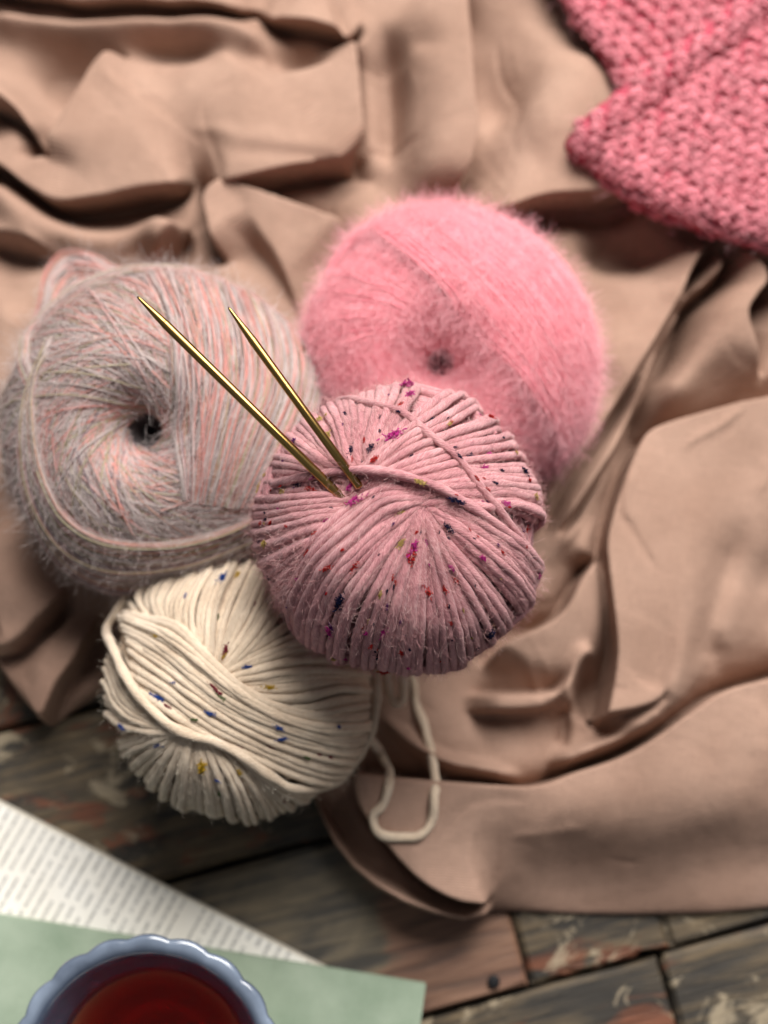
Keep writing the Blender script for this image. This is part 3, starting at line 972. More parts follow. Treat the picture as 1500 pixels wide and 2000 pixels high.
FL = {"red": [(360, 590, 9), (430, 945, 8), (550, 945, 9), (895, 1055, 10), (970, 1045, 6), (1020, 1000, 8), (545, 1245, 9), (690, 1415, 9), (770, 1330, 7), (340, 880, 6), (770, 205, 7), (135, 745, 7), (180, 740, 6), (1180, 265, 9), (1335, 770, 9), (995, 1195, 6), (815, 900, 12), (375, 790, 5), (650, 450, 8), (1350, 550, 6), (630, 1300, 7), (1230, 880, 5), (1160, 590, 5), (945, 1365, 5)],
      "navy": [(305, 570, 10), (515, 250, 6), (545, 410, 8), (635, 400, 10), (905, 270, 6), (1080, 440, 7), (1225, 505, 5), (1195, 560, 5), (1330, 515, 12), (155, 730, 6), (490, 1100, 13), (1175, 1245, 13), (660, 1350, 10), (760, 240, 5), (990, 770, 9), (1025, 640, 12), (1230, 355, 5), (675, 265, 6), (95, 835, 6), (1115, 1310, 6), (170, 990, 5), (705, 1050, 4), (1010, 400, 4)],
      "magenta": [(800, 88, 20), (810, 160, 12), (540, 575, 8), (740, 345, 14), (1145, 495, 9), (1245, 655, 8), (1390, 980, 9), (300, 995, 7), (690, 1240, 9), (445, 1235, 10), (820, 870, 13), (560, 640, 11), (1165, 430, 6), (425, 735, 7), (885, 825, 6), (1140, 900, 7), (615, 1240, 6), (1000, 945, 7), (380, 530, 7), (515, 1355, 6), (805, 1430, 6)],
      "yellow": [(22, 557, 8), (235, 600, 9), (150, 835, 10), (765, 695, 7), (765, 840, 7), (625, 1185, 7), (1380, 625, 9), (1290, 425, 7), (855, 555, 8), (465, 1355, 8), (400, 275, 10), (440, 350, 9), (665, 1445, 6), (1050, 1140, 4), (990, 290, 6), (675, 1070, 6), (120, 515, 6)],
      "purple": [(285, 370, 8), (705, 1120, 5), (455, 1215, 7)]}
tw.bvh = bvh_of(TW_C)
tw.pts = np.vstack([p for p, _ in TWP]); tw.tan = np.vstack([norm(np.gradient(p, axis=0)) for p, _ in TWP])
for cn, L in FL.items():
    for x, y, s in L:
        u, v = Z2([(x, y)])[0]
        top = 0.0024 if (y > 640 and x > 250) or (x > 650 and y > 350) else 0.0012
        fleck(tw, u, v, cn, s / 6100 * 1.15, tw_root, top + YR * 0.9)

for _k in range(70):
    an, ra = random.uniform(0, 6.28), 275 * math.sqrt(random.uniform(0, 1))
    fleck(tw, 777 + ra * math.cos(an), 1031 + ra * math.sin(an), random.choice(["red", "navy", "navy", "magenta", "red", "purple", "yellow"]), random.uniform(2.5, 5) / 6100 * 1.1, tw_root, 0.003)

# ------------------------------------------------------------------ cream tweed ball
M_cream = yarn_material("cream_tweed_wool", (0.46, 0.34, 0.235), (0.68, 0.54, 0.40), (0.79, 0.67, 0.53))
M_cream_fz = fibre_material("cream_fibre", [(0.0, (0.6, 0.5, 0.4)), (1.0, (0.85, 0.78, 0.66))])
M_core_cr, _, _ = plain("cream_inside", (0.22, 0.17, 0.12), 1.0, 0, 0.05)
cr = Ball(CR_C, CR_R, lump=0.026)
cr_root = empty("yarn_ball", CR_C, "cream yarn ball with blue and yellow flecks and a loose yarn tail", "yarn ball")
core(cr, "core", cr_root, M_core_cr, 0.0035)
Z3 = zoomxy(180, 1050, 2.0833)
CY_R = 0.00126
great_wraps(cr, 46, -0.0026, CY_R, cr_root, M_cream)
ca_ = [[(160, 320), (140, 260), (230, 190)], [(270, 350), (235, 260), (300, 170)], [(350, 390), (325, 280), (400, 130)], [(420, 440), (410, 310), (480, 110)],
       [(480, 480), (500, 300), (580, 80)], [(520, 510), (580, 330), (680, 100)], [(540, 530), (640, 390), (740, 190)], [(555, 545), (660, 450), (790, 290)]]
cc_ = [[(520, 530), (680, 430), (800, 330), (880, 280)], [(540, 555), (700, 490), (830, 440), (980, 420)], [(560, 575), (750, 530), (900, 510), (1060, 520)], [(580, 600), (780, 590), (950, 570), (1112, 590)],
       [(600, 640), (800, 650), (980, 610), (1116, 620)], [(640, 680), (850, 700), (1000, 670), (1116, 660)], [(700, 720), (880, 750), (1020, 730), (1112, 720)]]
cb_ = [[(120, 310), (250, 335), (360, 370), (450, 460), (550, 560), (660, 640), (820, 700), (1000, 720)], [(135, 340), (300, 410), (450, 520), (570, 620), (730, 715), (900, 770), (1085, 765)],
       [(150, 390), (300, 480), (450, 600), (600, 700), (800, 780), (1000, 830), (1092, 800)], [(175, 470), (300, 560), (450, 660), (600, 760), (800, 850), (1000, 890), (1080, 860)],
       [(190, 560), (320, 640), (460, 740), (620, 830), (800, 910), (950, 950), (1050, 910)], [(210, 625), (330, 705), (480, 795), (640, 880), (800, 950), (930, 980), (1030, 940)]]
cd_ = [[(80, 420), (140, 560), (220, 670), (330, 755)], [(64, 540), (120, 650), (220, 730), (345, 768)], [(62, 660), (130, 720), (230, 760), (355, 775)], [(75, 740), (160, 770), (250, 783), (355, 780)]]
ce_ = [[(380, 775), (340, 780), (220, 800), (105, 830)], [(390, 780), (350, 790), (240, 850), (150, 910)], [(400, 785), (370, 800), (290, 900), (225, 990)], [(420, 790), (400, 815), (370, 930), (335, 1060)],
       [(440, 795), (440, 825), (450, 960), (455, 1100)], [(460, 800), (475, 830), (530, 960), (575, 1125)], [(510, 830), (530, 860), (620, 980), (690, 1130)], [(590, 880), (620, 910), (720, 1000), (805, 1085)], [(690, 940), (720, 970), (800, 1020), (890, 1040)]]
CRP = []
for gs, n, lf, e0, e1 in ((ca_, 34, 0, 0.1, 0.7), (cc_, 25, 0.0006, 0.1, 0.7), (cd_, 11, 0.0004, 0, 0), (ce_, 42, 0.0, 0.05, 0.8), (cb_, 33, 0.0016, 0.15, 0.5)):
    CRP += bundle(cr, [Z3(g) for g in gs], n, 34, e0, e1, 0.4, lf, 0.0006, 0.0012)
strands(cr, CRP, CY_R, cr_root, M_cream)
# the last turn of yarn, running round the ball and off under the pink ball
px = np.array(Z3([(150, 240), (100, 285), (80, 345), (110, 440), (200, 600), (270, 685), (380, 765), (520, 815), (650, 900), (760, 970), (880, 1010)]))
q, _m = cr.cast(resample(px, 70)[:, 0], resample(px, 70)[:, 1])
on = cr.shape(q, np.full(70, 0.0042))
free_px = Z3([(985, 1000), (1050, 930), (1120, 825), (1152, 720), (1158, 600), (1150, 540), (1130, 460)])
free = [P(np.float64(a), np.float64(b), z) for (a, b), z in zip(free_px, (0.052, 0.052, 0.054, 0.056, 0.056, 0.054, 0.05))]
path = resample(np.vstack([on[::5], np.array(free)]), 130)
nr_ = norm(path - CR_C)
tube("trailing_strand", path, 0.00165, nr_, cr_root, M_cream, 10, origin=CR_C)
tail_px = Z3([(1100, 800), (1140, 838), (1172, 865), (1200, 920), (1215, 1000), (1180, 1080), (1145, 1140), (1160, 1195), (1240, 1220), (1330, 1212), (1392, 1150), (1402, 1060), (1388, 920), (1370, 800), (1330, 700), (1312, 600), (1300, 520)])
tp_ = []
for i, (a, b) in enumerate(tail_px):
    p = P(np.float64(a), np.float64(b), 0.03)
    zc = cloth_z(p[0], p[1]) + 0.0016
    tp_.append((a, b, zc))
zs = np.array([t[2] for t in tp_]); zs[0] = 0.045; zs[1] = max(zs[1], 0.040)
for _ in range(2):
    zs[1:-1] = np.maximum(zs[1:-1], 0.25 * zs[:-2] + 0.5 * zs[1:-1] + 0.25 * zs[2:])
tail = np.array([P(np.float64(a), np.float64(b), z) for (a, b, _), z in zip(tp_, zs)])
tail = resample(tail, 110)
tail += np.stack([vnoise(np.arange(110.) * 8, np.zeros(110), 40, s) * 0.0004 for s in (5, 6, 7)], -1)
upv = np.broadcast_to(np.array([0.05, 0.1, 1.0]), tail.shape)
tube("yarn_tail", tail, 0.0016, upv, cr_root, M_cream, 10, origin=CR_C)
lp = Z3([(1190, 520), (1203, 600), (1215, 650), (1242, 678), (1266, 650), (1268, 590), (1260, 530)])
loop = resample(np.array([P(np.float64(a), np.float64(b), 0.036) for a, b in lp]), 40)
tube("yarn_tail", loop, 0.0017, np.broadcast_to(upv[0], loop.shape), cr_root, M_cream, 10, origin=CR_C)
tails = [(path, nr_), (tail, norm(upv)), (loop, norm(np.broadcast_to(upv[0], loop.shape)))]
strand_fuzz(cr, CRP + tails, 4500, 0.0040, 0.000018, cr_root, M_cream_fz, 0.8, 0.24, 8, CY_R)
CF = {"blue": [(530, 165, 15), (380, 235, 7), (270, 655, 14), (330, 590, 5), (485, 715, 9), (760, 775, 9), (775, 820, 9), (1005, 770, 7), (265, 845, 10), (635, 525, 9), (95, 780, 10), (510, 990, 6)],
      "gold": [(592, 150, 10), (447, 935, 17), (260, 400, 7), (600, 955, 9), (725, 610, 10), (540, 480, 8)],
      "maroon": [(595, 97, 8), (545, 455, 11), (510, 625, 9), (600, 850, 7), (730, 855, 8), (925, 885, 9), (970, 895, 9), (115, 790, 8), (490, 605, 7), (310, 690, 8), (780, 1075, 6), (665, 270, 6)],
      "green": [(525, 650, 9), (875, 895, 8), (510, 320, 7), (520, 1040, 9), (415, 740, 6)]}
cr.bvh = bvh_of(CR_C)
cr.pts = np.vstack([p for p, _ in CRP]); cr.tan = np.vstack([norm(np.gradient(p, axis=0)) for p, _ in CRP])
for cn, L in CF.items():
    for x, y, s in L:
        u, v = Z3([(x, y)])[0]
        top = 0.002 if 350 < y < 960 and y > 0.55 * x + 180 else 0.0008
        fleck(cr, u, v, cn, s / 5500 * 0.85, cr_root, top + CY_R * 0.9, ang=random.uniform(-0.6, 0.6) + (1.2 if cn != "blue" else 0.9))

# ------------------------------------------------------------------ mohair balls
def swirl(bl, n, npt, rho, lift, lift_j, sgn=1.0, th1=2.4, rmax=1.4):
    """turns of yarn leaving the hole at a tangent and running over the ball"""
    a = norm(np.cross(bl.pole, [0.3, 1, 0.2])); b = np.cross(bl.pole, a)
    r0 = rho * rng.uniform(0.8, rmax, n)
    ph0 = rng.uniform(0, 2 * np.pi, n)
    s = np.linspace(0.0, 1, npt)[None]
    arc = s * th1                                   # arc length from the tangent point
    ct = np.cos(arc) * np.cos(r0)[:, None]
    th = np.arccos(np.clip(ct, -1, 1))
    dph = np.arctan2(np.sin(arc), np.cos(arc) * np.sin(r0)[:, None])
    ph = ph0[:, None] + sgn * dph
    d = np.cos(th)[..., None] * bl.pole + np.sin(th)[..., None] * (np.cos(ph)[..., None] * a + np.sin(ph)[..., None] * b)
    l = lift + rng.normal(size=(n, 1)) * lift_j + rng.normal(size=(n, npt)) * lift_j * 0.15
    return bl.shape(d, l), d

def ball_fuzz(bl, n, length, k, lift, up, curl, along=None, aw=0.0, tmin=0.0):
    d = norm(rng.normal(size=(n * 2, 3)))
    d = d[d[:, 2] > -0.45][:n]
    al = None
    if along is not None:
        al = norm(np.cross(np.broadcast_to(bl.pole, d.shape), d))
        al = norm(al * along[0] + norm(np.cross(al, d)) * along[1])
    roots = bl.shape(d, np.full(len(d), lift))
    return fibres(roots, d, k, length, up, curl, al, aw)

def hair_bundle(bl, gs, n, npt, e0, e1, lift, lj, arch=0.0, cross=0.2):
    res = bundle(bl, gs, n, npt, e0, e1, 0.5, lift, lj, arch, cross)
    K = 26
    return np.stack([resample(p, K) for p, _ in res])

# --- grey mixed mohair
gp = P(262., 836., 0.10) - GR_C
gr = Ball(GR_C, GR_R, gp, GR_F, 0.70, 0.24)
gr_root = empty("yarn_ball", GR_C, "fuzzy grey mohair ball mixed with coral and olive threads", "yarn ball")
M_gcore, nt_, b_ = plain("grey_mohair_hole_shade", (0.10, 0.085, 0.085), 1.0, 0, 0.05)  # core colour darkened to paint the shade in the hole
core(gr, "core", gr_root, M_gcore, 0.0016)
M_gthread = fibre_material("mixed_thread", [(0.0, (0.47, 0.40, 0.385)), (0.28, (0.39, 0.325, 0.31)), (0.42, (0.52, 0.22, 0.20)), (0.56, (0.58, 0.27, 0.23)), (0.64, (0.28, 0.24, 0.155)), (0.72, (0.38, 0.33, 0.21)), (0.80, (0.15, 0.10, 0.125)), (0.88, (0.50, 0.43, 0.42)), (1.0, (0.58, 0.31, 0.29))], 0.7)
M_ghalo = fibre_material("grey_halo", [(0.0, (0.46, 0.39, 0.38)), (0.55, (0.58, 0.51, 0.495)), (0.8, (0.72, 0.65, 0.635)), (1.0, (0.64, 0.43, 0.415))])
sw, swd = swirl(gr, 3000, 26, 0.21, 0.0, 0.0006, 1.0, 2.4, 3.0)
hair("winding", sw, 0.00026, gr_root, M_gthread, GR_C)
Z1 = zoomxy(0, 450, 2.3077)
rb = [[(640, 190), (740, 430), (775, 700), (790, 950), (820, 1200)], [(850, 160), (930, 420), (950, 650), (930, 900), (880, 1220)], [(1000, 190), (1090, 450), (1110, 680), (1050, 900), (960, 1230)],
      [(1150, 260), (1230, 500), (1230, 720), (1150, 940), (1040, 1240)], [(1280, 370), (1350, 580), (1330, 760), (1240, 970), (1120, 1240)], [(1380, 470), (1415, 640), (1400, 800), (1320, 1010), (1190, 1220)]]
lb = [[(150, 820), (170, 980), (210, 1120), (310, 1290), (500, 1390), (800, 1400), (1080, 1320), (1250, 1200)], [(125, 860), (140, 1050), (200, 1230), (320, 1390), (520, 1470), (820, 1470), (1130, 1370)], [(110, 950), (130, 1150), (210, 1350), (350, 1500), (560, 1570), (850, 1520), (1150, 1410)],
      [(100, 1050), (140, 1250), (230, 1430), (380, 1570), (580, 1630), (820, 1580), (1100, 1450)]]
tb_ = [[(150, 560), (170, 430), (260, 320), (430, 250), (620, 215), (800, 180)], [(120, 600), (140, 440), (220, 300), (380, 230), (560, 190), (700, 165)]]
G1 = hair_bundle(gr, [Z1(g) for g in rb], 300, 30, 0.4, 0.0, 0.0014, 0.0006, 0.001)
shr = lambda g: [(322 + (u - 322) * 0.955, 848 + (v - 848) * 0.955) for u, v in g]
G2 = hair_bundle(gr, [shr(Z1(g)) for g in lb], 1000, 34, 0.5, 0.3, 0.0010, 0.0012, 0.0010, 0.15)
G3 = hair_bundle(gr, [Z1(g) for g in tb_], 120, 30, 0.3, 0.2, 0.002, 0.0009, 0.001)
hair("winding", np.concatenate([G1, G2, G3]), 0.00026, gr_root, M_gthread, GR_C)
# loose skein standing off the ball at its upper edge
e0 = np.array([P(np.float64(a), np.float64(b), z) for (a, b), z in zip(Z1([(150, 520), (200, 350), (225, 210), (300, 120), (400, 118), (500, 180), (620, 200), (760, 190)]), (0.05, 0.052, 0.05, 0.048, 0.05, 0.054, 0.060, 0.064))])
e1 = np.array([P(np.float64(a), np.float64(b), z) for (a, b), z in zip(Z1([(190, 540), (250, 400), (300, 300), (360, 240), (430, 225), (530, 240), (640, 230), (760, 210)]), (0.06, 0.062, 0.060, 0.058, 0.060, 0.064, 0.068, 0.07))])
ear = []
for i in range(170):
    f = rng.uniform(); c = e0 * (1 - f) + e1 * f + rng.normal(size=3) * 0.0012
    ear.append(resample(c, 26))
hair("loose_skein", np.array(ear), 0.00026, gr_root, M_gthread, GR_C)
allpos = np.concatenate([sw, sw, sw, G1, G2, G3, np.array(ear)])
def halo(pos, bl, n, length, k, up, curl, aw):
    i = rng.integers(0, len(pos), n); j = rng.integers(1, pos.shape[1] - 1, n)
    rt = pos[i, j]; tg = norm(pos[i, j + 1] - pos[i, j - 1]); nn = norm(rt - bl.c)
    ct = (nn * bl.pole).sum(-1)
    kp = (ct < math.cos(bl.dang * 1.3)) | (rng.uniform(size=n) < 0.12)
    rt, tg, nn = rt[kp], tg[kp], nn[kp]; n = len(rt)
    rt = rt + nn * rng.uniform(0, 0.0004, (n, 1)) + tg * rng.uniform(-0.5, 0.5, (n, 1)) * 0.004
    return fibres(rt, nn, k, length, up, curl, tg, aw)
hair("halo", halo(allpos, gr, 34000, 0.0130, 10, 0.11, 0.10, 0.68), 0.000023, gr_root, M_ghalo, GR_C)

# --- pink mohair
pp = P(858., 706., 0.094) - PK_C
pk = Ball(PK_C, PK_R, pp, PK_F, 0.92, 0.27)
pk_root = empty("yarn_ball", PK_C, "fluffy bright pink mohair ball with a dark hole in its middle", "yarn ball")
M_pcore, _, _ = plain("pink_mohair_hole_shade", (0.10, 0.015, 0.035), 1.0, 0, 0.05)  # dark maroon core: the hole's shade is painted into this colour
core(pk, "core", pk_root, M_pcore, 0.0016)
M_pthread = fibre_material("pink_thread", [(0.0, (0.80, 0.25, 0.315)), (0.5, (0.88, 0.32, 0.385)), (1.0, (0.92, 0.40, 0.45))], 0.8)
M_phalo = fibre_material("pink_halo", [(0.0, (0.86, 0.38, 0.44)), (0.6, (0.92, 0.48, 0.53)), (1.0, (0.96, 0.62, 0.66))])
pw, pwd = swirl(pk, 2600, 26, 0.25, 0.0, 0.0005, 1.0)
hair("winding", pw, 0.00022, pk_root, M_pthread, PK_C)
Z4 = zoomxy(550, 380, 2.3077)
pb_ = [[(250, 110), (420, 200), (600, 330), (760, 470), (900, 620), (1020, 770), (1130, 930), (1230, 1090), (1290, 1230)], [(380, 90), (560, 170), (740, 300), (900, 440), (1030, 590), (1140, 750), (1230, 900), (1310, 1060), (1340, 1180)],
       [(520, 70), (720, 160), (900, 280), (1050, 420), (1160, 570), (1240, 720), (1310, 880), (1350, 1030)], [(650, 70), (850, 140), (1020, 250), (1150, 380), (1250, 530), (1320, 680), (1370, 840), (1385, 960)],
       [(760, 80), (950, 140), (1110, 240), (1230, 360), (1310, 490), (1370, 640), (1400, 780), (1405, 860)]]
PG = hair_bundle(pk, [Z4(g) for g in pb_], 1000, 34, 0.3, 0.3, 0.0036, 0.0006, 0.0006, 0.1)
hair("winding", PG, 0.00020, pk_root, M_pthread, PK_C)
pal = np.concatenate([pw, PG])
hair("halo", halo(pal, pk, 100000, 0.0115, 10, 0.09, 0.12, 0.30), 0.000024, pk_root, M_phalo, PK_C)

# ------------------------------------------------------------------ knitting needles
def gold():
    m, nt, b = plain("gold_plated_metal", (0.34, 0.215, 0.070), 0.2, 1.0)
    tc = N(nt, "ShaderNodeTexCoord")
    nz = noise(nt, mapping(nt, tc.outputs['Object'], (900, 900, 40)), 1.0, 3)
    r = ramp(nt, [(0.3, (0.18, 0.18, 0.18)), (0.7, (0.34, 0.34, 0.34))])
    nt.links.new(nz.outputs[0], r.inputs[0]); nt.links.new(r.outputs[0], b.inputs['Roughness'])
    return m
M_gold = gold()
def needle(tip_px, in_px, z_tip, z_in, label, rad):
    a = P(np.float64(tip_px[0]), np.float64(tip_px[1]), z_tip); b = P(np.float64(in_px[0]), np.float64(in_px[1]), z_in)
    d = norm(b - a); L = np.linalg.norm(b - a)
    root = empty("knitting_needle", a, label, "knitting needle", "gold knitting needles")
    root.rotation_euler = Vector(d).to_track_quat('Z', 'Y').to_euler()
    hit = tw.bvh.ray_cast(Vector(CAM), Vector(norm(ray(np.float64(in_px[0]), np.float64(in_px[1])))), 1.0)[0]
    b = np.array(hit) - np.array([0, 0, 0.0009]); a = P(np.float64(tip_px[0]), np.float64(tip_px[1]), b[2] + z_tip)
    print('NEEDLE', a, b)
    d = norm(b - a); L = np.linalg.norm(b - a); root.location = a
    root.rotation_euler = Vector(d).to_track_quat('Z', 'Y').to_euler()
    T = 0.0115
    lathe("tip", [(0.0, 0.0), (rad * 0.18, 0.00012), (rad * 0.30, 0.0005), (rad * 0.37, 0.0012), (rad * 0.60, T * 0.45), (rad * 0.80, T * 0.72), (rad * 0.93, T)], root, M_gold, 28)
    lathe("shaft", [(rad * 0.90, T - 0.0002), (rad * 0.97, T), (rad, T + 0.0006), (rad, L * 0.5), (rad, L + 0.005), (rad * 0.7, L + 0.0055), (0.0, L + 0.0055)], root, M_gold, 28)
    return root
needle((268, 579), (664, 967), 0.0045, 0.1505, "longer gold knitting needle with its tip over the grey mohair ball", 0.00138)
needle((446, 600), (682, 922), 0.0050, 0.1500, "shorter gold knitting needle on the side of the pink mohair ball", 0.00130)

# ------------------------------------------------------------------ books
def page_material():
    m, nt, b = new_mat("printed_paper")
    tc = N(nt, "ShaderNodeTexCoord")
    sep = N(nt, "ShaderNodeSeparateXYZ"); nt.links.new(tc.outputs['Object'], sep.inputs[0])
    pitch = 0.0039
    li = math_n(nt, 'DIVIDE', sep.outputs[1], pitch)
    fl = math_n(nt, 'FLOOR', li); frc = math_n(nt, 'FRACT', li)
    row = math_n(nt, 'MULTIPLY', math_n(nt, 'GREATER_THAN', frc, 0.34), math_n(nt, 'LESS_THAN', frc, 0.66))
    c1 = N(nt, "ShaderNodeCombineXYZ")
    nt.links.new(math_n(nt, 'MULTIPLY', sep.outputs[0], 170.0), c1.inputs[0]); nt.links.new(math_n(nt, 'MULTIPLY', fl, 7.31), c1.inputs[1])
    wn = noise(nt, c1.outputs[0], 1.0, 3, 0.6)
    words = math_n(nt, 'LESS_THAN', wn.outputs[0], 0.56)
    c2 = N(nt, "ShaderNodeCombineXYZ")
    nt.links.new(math_n(nt, 'MULTIPLY', sep.outputs[0], 1500.0), c2.inputs[0]); nt.links.new(math_n(nt, 'MULTIPLY', li, 5.0), c2.inputs[1])
    ln = noise(nt, c2.outputs[0], 1.0, 1, 0.5)
    letters = math_n(nt, 'GREATER_THAN', ln.outputs[0], 0.47)
    # empty lines between paragraphs
    gap = math_n(nt, 'GREATER_THAN', math_n(nt, 'ABSOLUTE', math_n(nt, 'SUBTRACT', li, 0.5)), 0.9)
    ink = math_n(nt, 'MULTIPLY', math_n(nt, 'MULTIPLY', row, words), math_n(nt, 'MULTIPLY', letters, gap))
    pz = noise(nt, tc.outputs['Object'], 30, 3)
    r = ramp(nt, [(0.3, (0.76, 0.73, 0.66)), (0.7, (0.83, 0.82, 0.78))]); nt.links.new(pz.outputs[0], r.inputs[0])
    c = mixc(nt, math_n(nt, 'MULTIPLY', ink, 0.66), r.outputs[0], (0.03, 0.035, 0.05))
    nt.links.new(c, b.inputs['Base Color'])
    b.inputs['Roughness'].default_value = 0.8
    b.inputs['Specular IOR Level'].default_value = 0.25
    return m
M_page = page_material()
M_paper, _, _ = plain("paper_edge", (0.62, 0.58, 0.50), 0.9, 0, 0.2)
def slab(name, pts, z0, z1, parent, mat, org, rot, bevel=0.0004, bow=None):
    """flat body with outline pts (world xy, counter-clockwise), from z0 to z1, in the frame org/rot"""
    pts = np.asarray(pts, float)
    import bmesh
    bm = bmesh.new()
    c, s = math.cos(-rot), math.sin(-rot)
    loc = [((x - org[0]) * c - (y - org[1]) * s, (x - org[0]) * s + (y - org[1]) * c) for x, y in pts]
    lo = [bm.verts.new((x, y, z0)) for x, y in loc]; hi = [bm.verts.new((x, y, z1)) for x, y in loc]
    n = len(loc)
    bm.faces.new(hi); bm.faces.new(lo[::-1])
    for i in range(n):
        bm.faces.new((lo[i], lo[(i + 1) % n], hi[(i + 1) % n], hi[i]))
    if bevel:
        bmesh.ops.bevel(bm, geom=[e for e in bm.edges if e.verts[0].co.z == e.verts[1].co.z == z1], offset=bevel, segments=2, affect='EDGES')
    bmesh.ops.recalc_face_normals(bm, faces=bm.faces)
    me = bpy.data.meshes.new(name); bm.to_mesh(me); bm.free()
    return link(name, me, parent, mat)

zp = 0.0062
e_a, e_b = P(0., 1566., zp), P(648., 1896., zp)
ed = norm((e_b - e_a)[:2]); en = np.array([-ed[1], ed[0]])   # along the page edge, and away from the book
def off(p, k, m):
    return p[:2] + ed * k + en * m
book_rot = math.atan2(en[1], en[0])      # lines of print run along en
gapc = P(385., 1780., zp)
book = empty("open_book", (gapc[0], gapc[1], 0.0), "open book with a page of small print, half under the green notebook", "book")
book.rotation_euler = (0, 0, book_rot - 0.05)
rr = book_rot - 0.05
outline = [off(e_a, -0.09, -0.135), off(e_b, 0.016, -0.135), off(e_b, 0.016, 0.0), off(e_a, -0.09, 0.0)]
outl2 = [off(e_a, -0.088, -0.134), off(e_b, 0.014, -0.134), off(e_b, 0.014, -0.0008), off(e_a, -0.088, -0.0008)]
slab("page_block", outline, 0.0006, zp - 0.0004, book, M_paper, gapc, rr, 0.0003)
slab("printed_page", outl2, zp - 0.0003, zp, book, M_page, gapc, rr, 0.0)
# green notebook
zg = 0.0125
g_a, g_b, g_c = P(0., 1788., zg), P(832., 1923., zg), P(822., 2080., zg)
gd = norm((g_b - g_a)[:2]); gn = np.array([-gd[1], gd[0]])
def goff(k, m):
    return g_b[:2] + gd * k + gn * m
def green_cover():
    m, nt, b = new_mat("sage_green_cover")
    tc = N(nt, "ShaderNodeTexCoord")
    n1 = noise(nt, tc.outputs['Object'], 60, 4)
    n2 = noise(nt, mapping(nt, tc.outputs['Object'], (2200, 2200, 2200)), 1.0, 2)
    r = ramp(nt, [(0.3, (0.225, 0.295, 0.215)), (0.7, (0.325, 0.395, 0.305))]); nt.links.new(n1.outputs[0], r.inputs[0])
    c = mixc(nt, 0.25, r.outputs[0], n2.outputs[0], 'OVERLAY')
    nt.links.new(c, b.inputs['Base Color'])
    b.inputs['Roughness'].default_value = 0.75
    b.inputs['Specular IOR Level'].default_value = 0.3
    bump(nt, b, n2.outputs[0], 0.3, 0.0002)
    return m
M_green = green_cover()
nb = empty("notebook", (g_b[0], g_b[1], zp), "sage green notebook lying on the open book under the cup", "notebook")
grot = math.atan2(gd[1], gd[0]); nb.rotation_euler = (0, 0, grot)
sq = lambda i: [goff(-0.30 + i, -0.16 + i), goff(-i, -0.16 + i), goff(-i, -i), goff(-0.30 + i, -i)]
slab("back_cover", sq(0), 0.0002, 0.0012, nb, M_green, g_b, grot, 0.0003)
slab("page_block", sq(0.0016), 0.0013, 0.0047, nb, M_paper, g_b, grot, 0.0)
slab("front_cover", sq(0), 0.0048, zg - zp, nb, M_green, g_b, grot, 0.0005)

# ------------------------------------------------------------------ cup of tea
zr = 0.070
cc0 = P(281., 2112., zr)
RIM = 0.0452
cup = empty("tea_cup", (cc0[0], cc0[1], zg), "blue glazed cup with a scalloped rim full of dark tea", "cup")
def glaze():
    m, nt, b = new_mat("blue_glaze")
    tc = N(nt, "ShaderNodeTexCoord")
    nz = noise(nt, tc.outputs['Object'], 60, 4)
    r = ramp(nt, [(0.3, (0.035, 0.048, 0.080)), (0.7, (0.085, 0.11, 0.165))]); nt.links.new(nz.outputs[0], r.inputs[0])
    sp = N(nt, "ShaderNodeSeparateXYZ"); nt.links.new(tc.outputs['Object'], sp.inputs[0])
    rad = math_n(nt, 'SQRT', math_n(nt, 'ADD', math_n(nt, 'POWER', sp.outputs[0], 2.0), math_n(nt, 'POWER', sp.outputs[1], 2.0)))
    ins = math_n(nt, 'MULTIPLY', math_n(nt, 'LESS_THAN', rad, 0.0366), math_n(nt, 'GREATER_THAN', sp.outputs[2], 0.0035))
    ins = math_n(nt, 'MULTIPLY', ins, math_n(nt, 'LESS_THAN', sp.outputs[2], 0.0375))
    lip = math_n(nt, 'MULTIPLY', math_n(nt, 'SUBTRACT', sp.outputs[2], zr - zg - 0.0013), 900.0, clamp=True)  # paler lip: thinner glaze, with the rim highlight painted into the colour
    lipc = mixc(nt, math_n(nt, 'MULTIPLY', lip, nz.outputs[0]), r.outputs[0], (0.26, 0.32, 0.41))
    nt.links.new(mixc(nt, ins, lipc, (0.40, 0.34, 0.22)), b.inputs['Base Color'])
    b.inputs['Roughness'].default_value = 0.16
    b.inputs['Coat Weight'].default_value = 0.5; b.inputs['Coat Roughness'].default_value = 0.05
    return m
M_glaze = glaze()
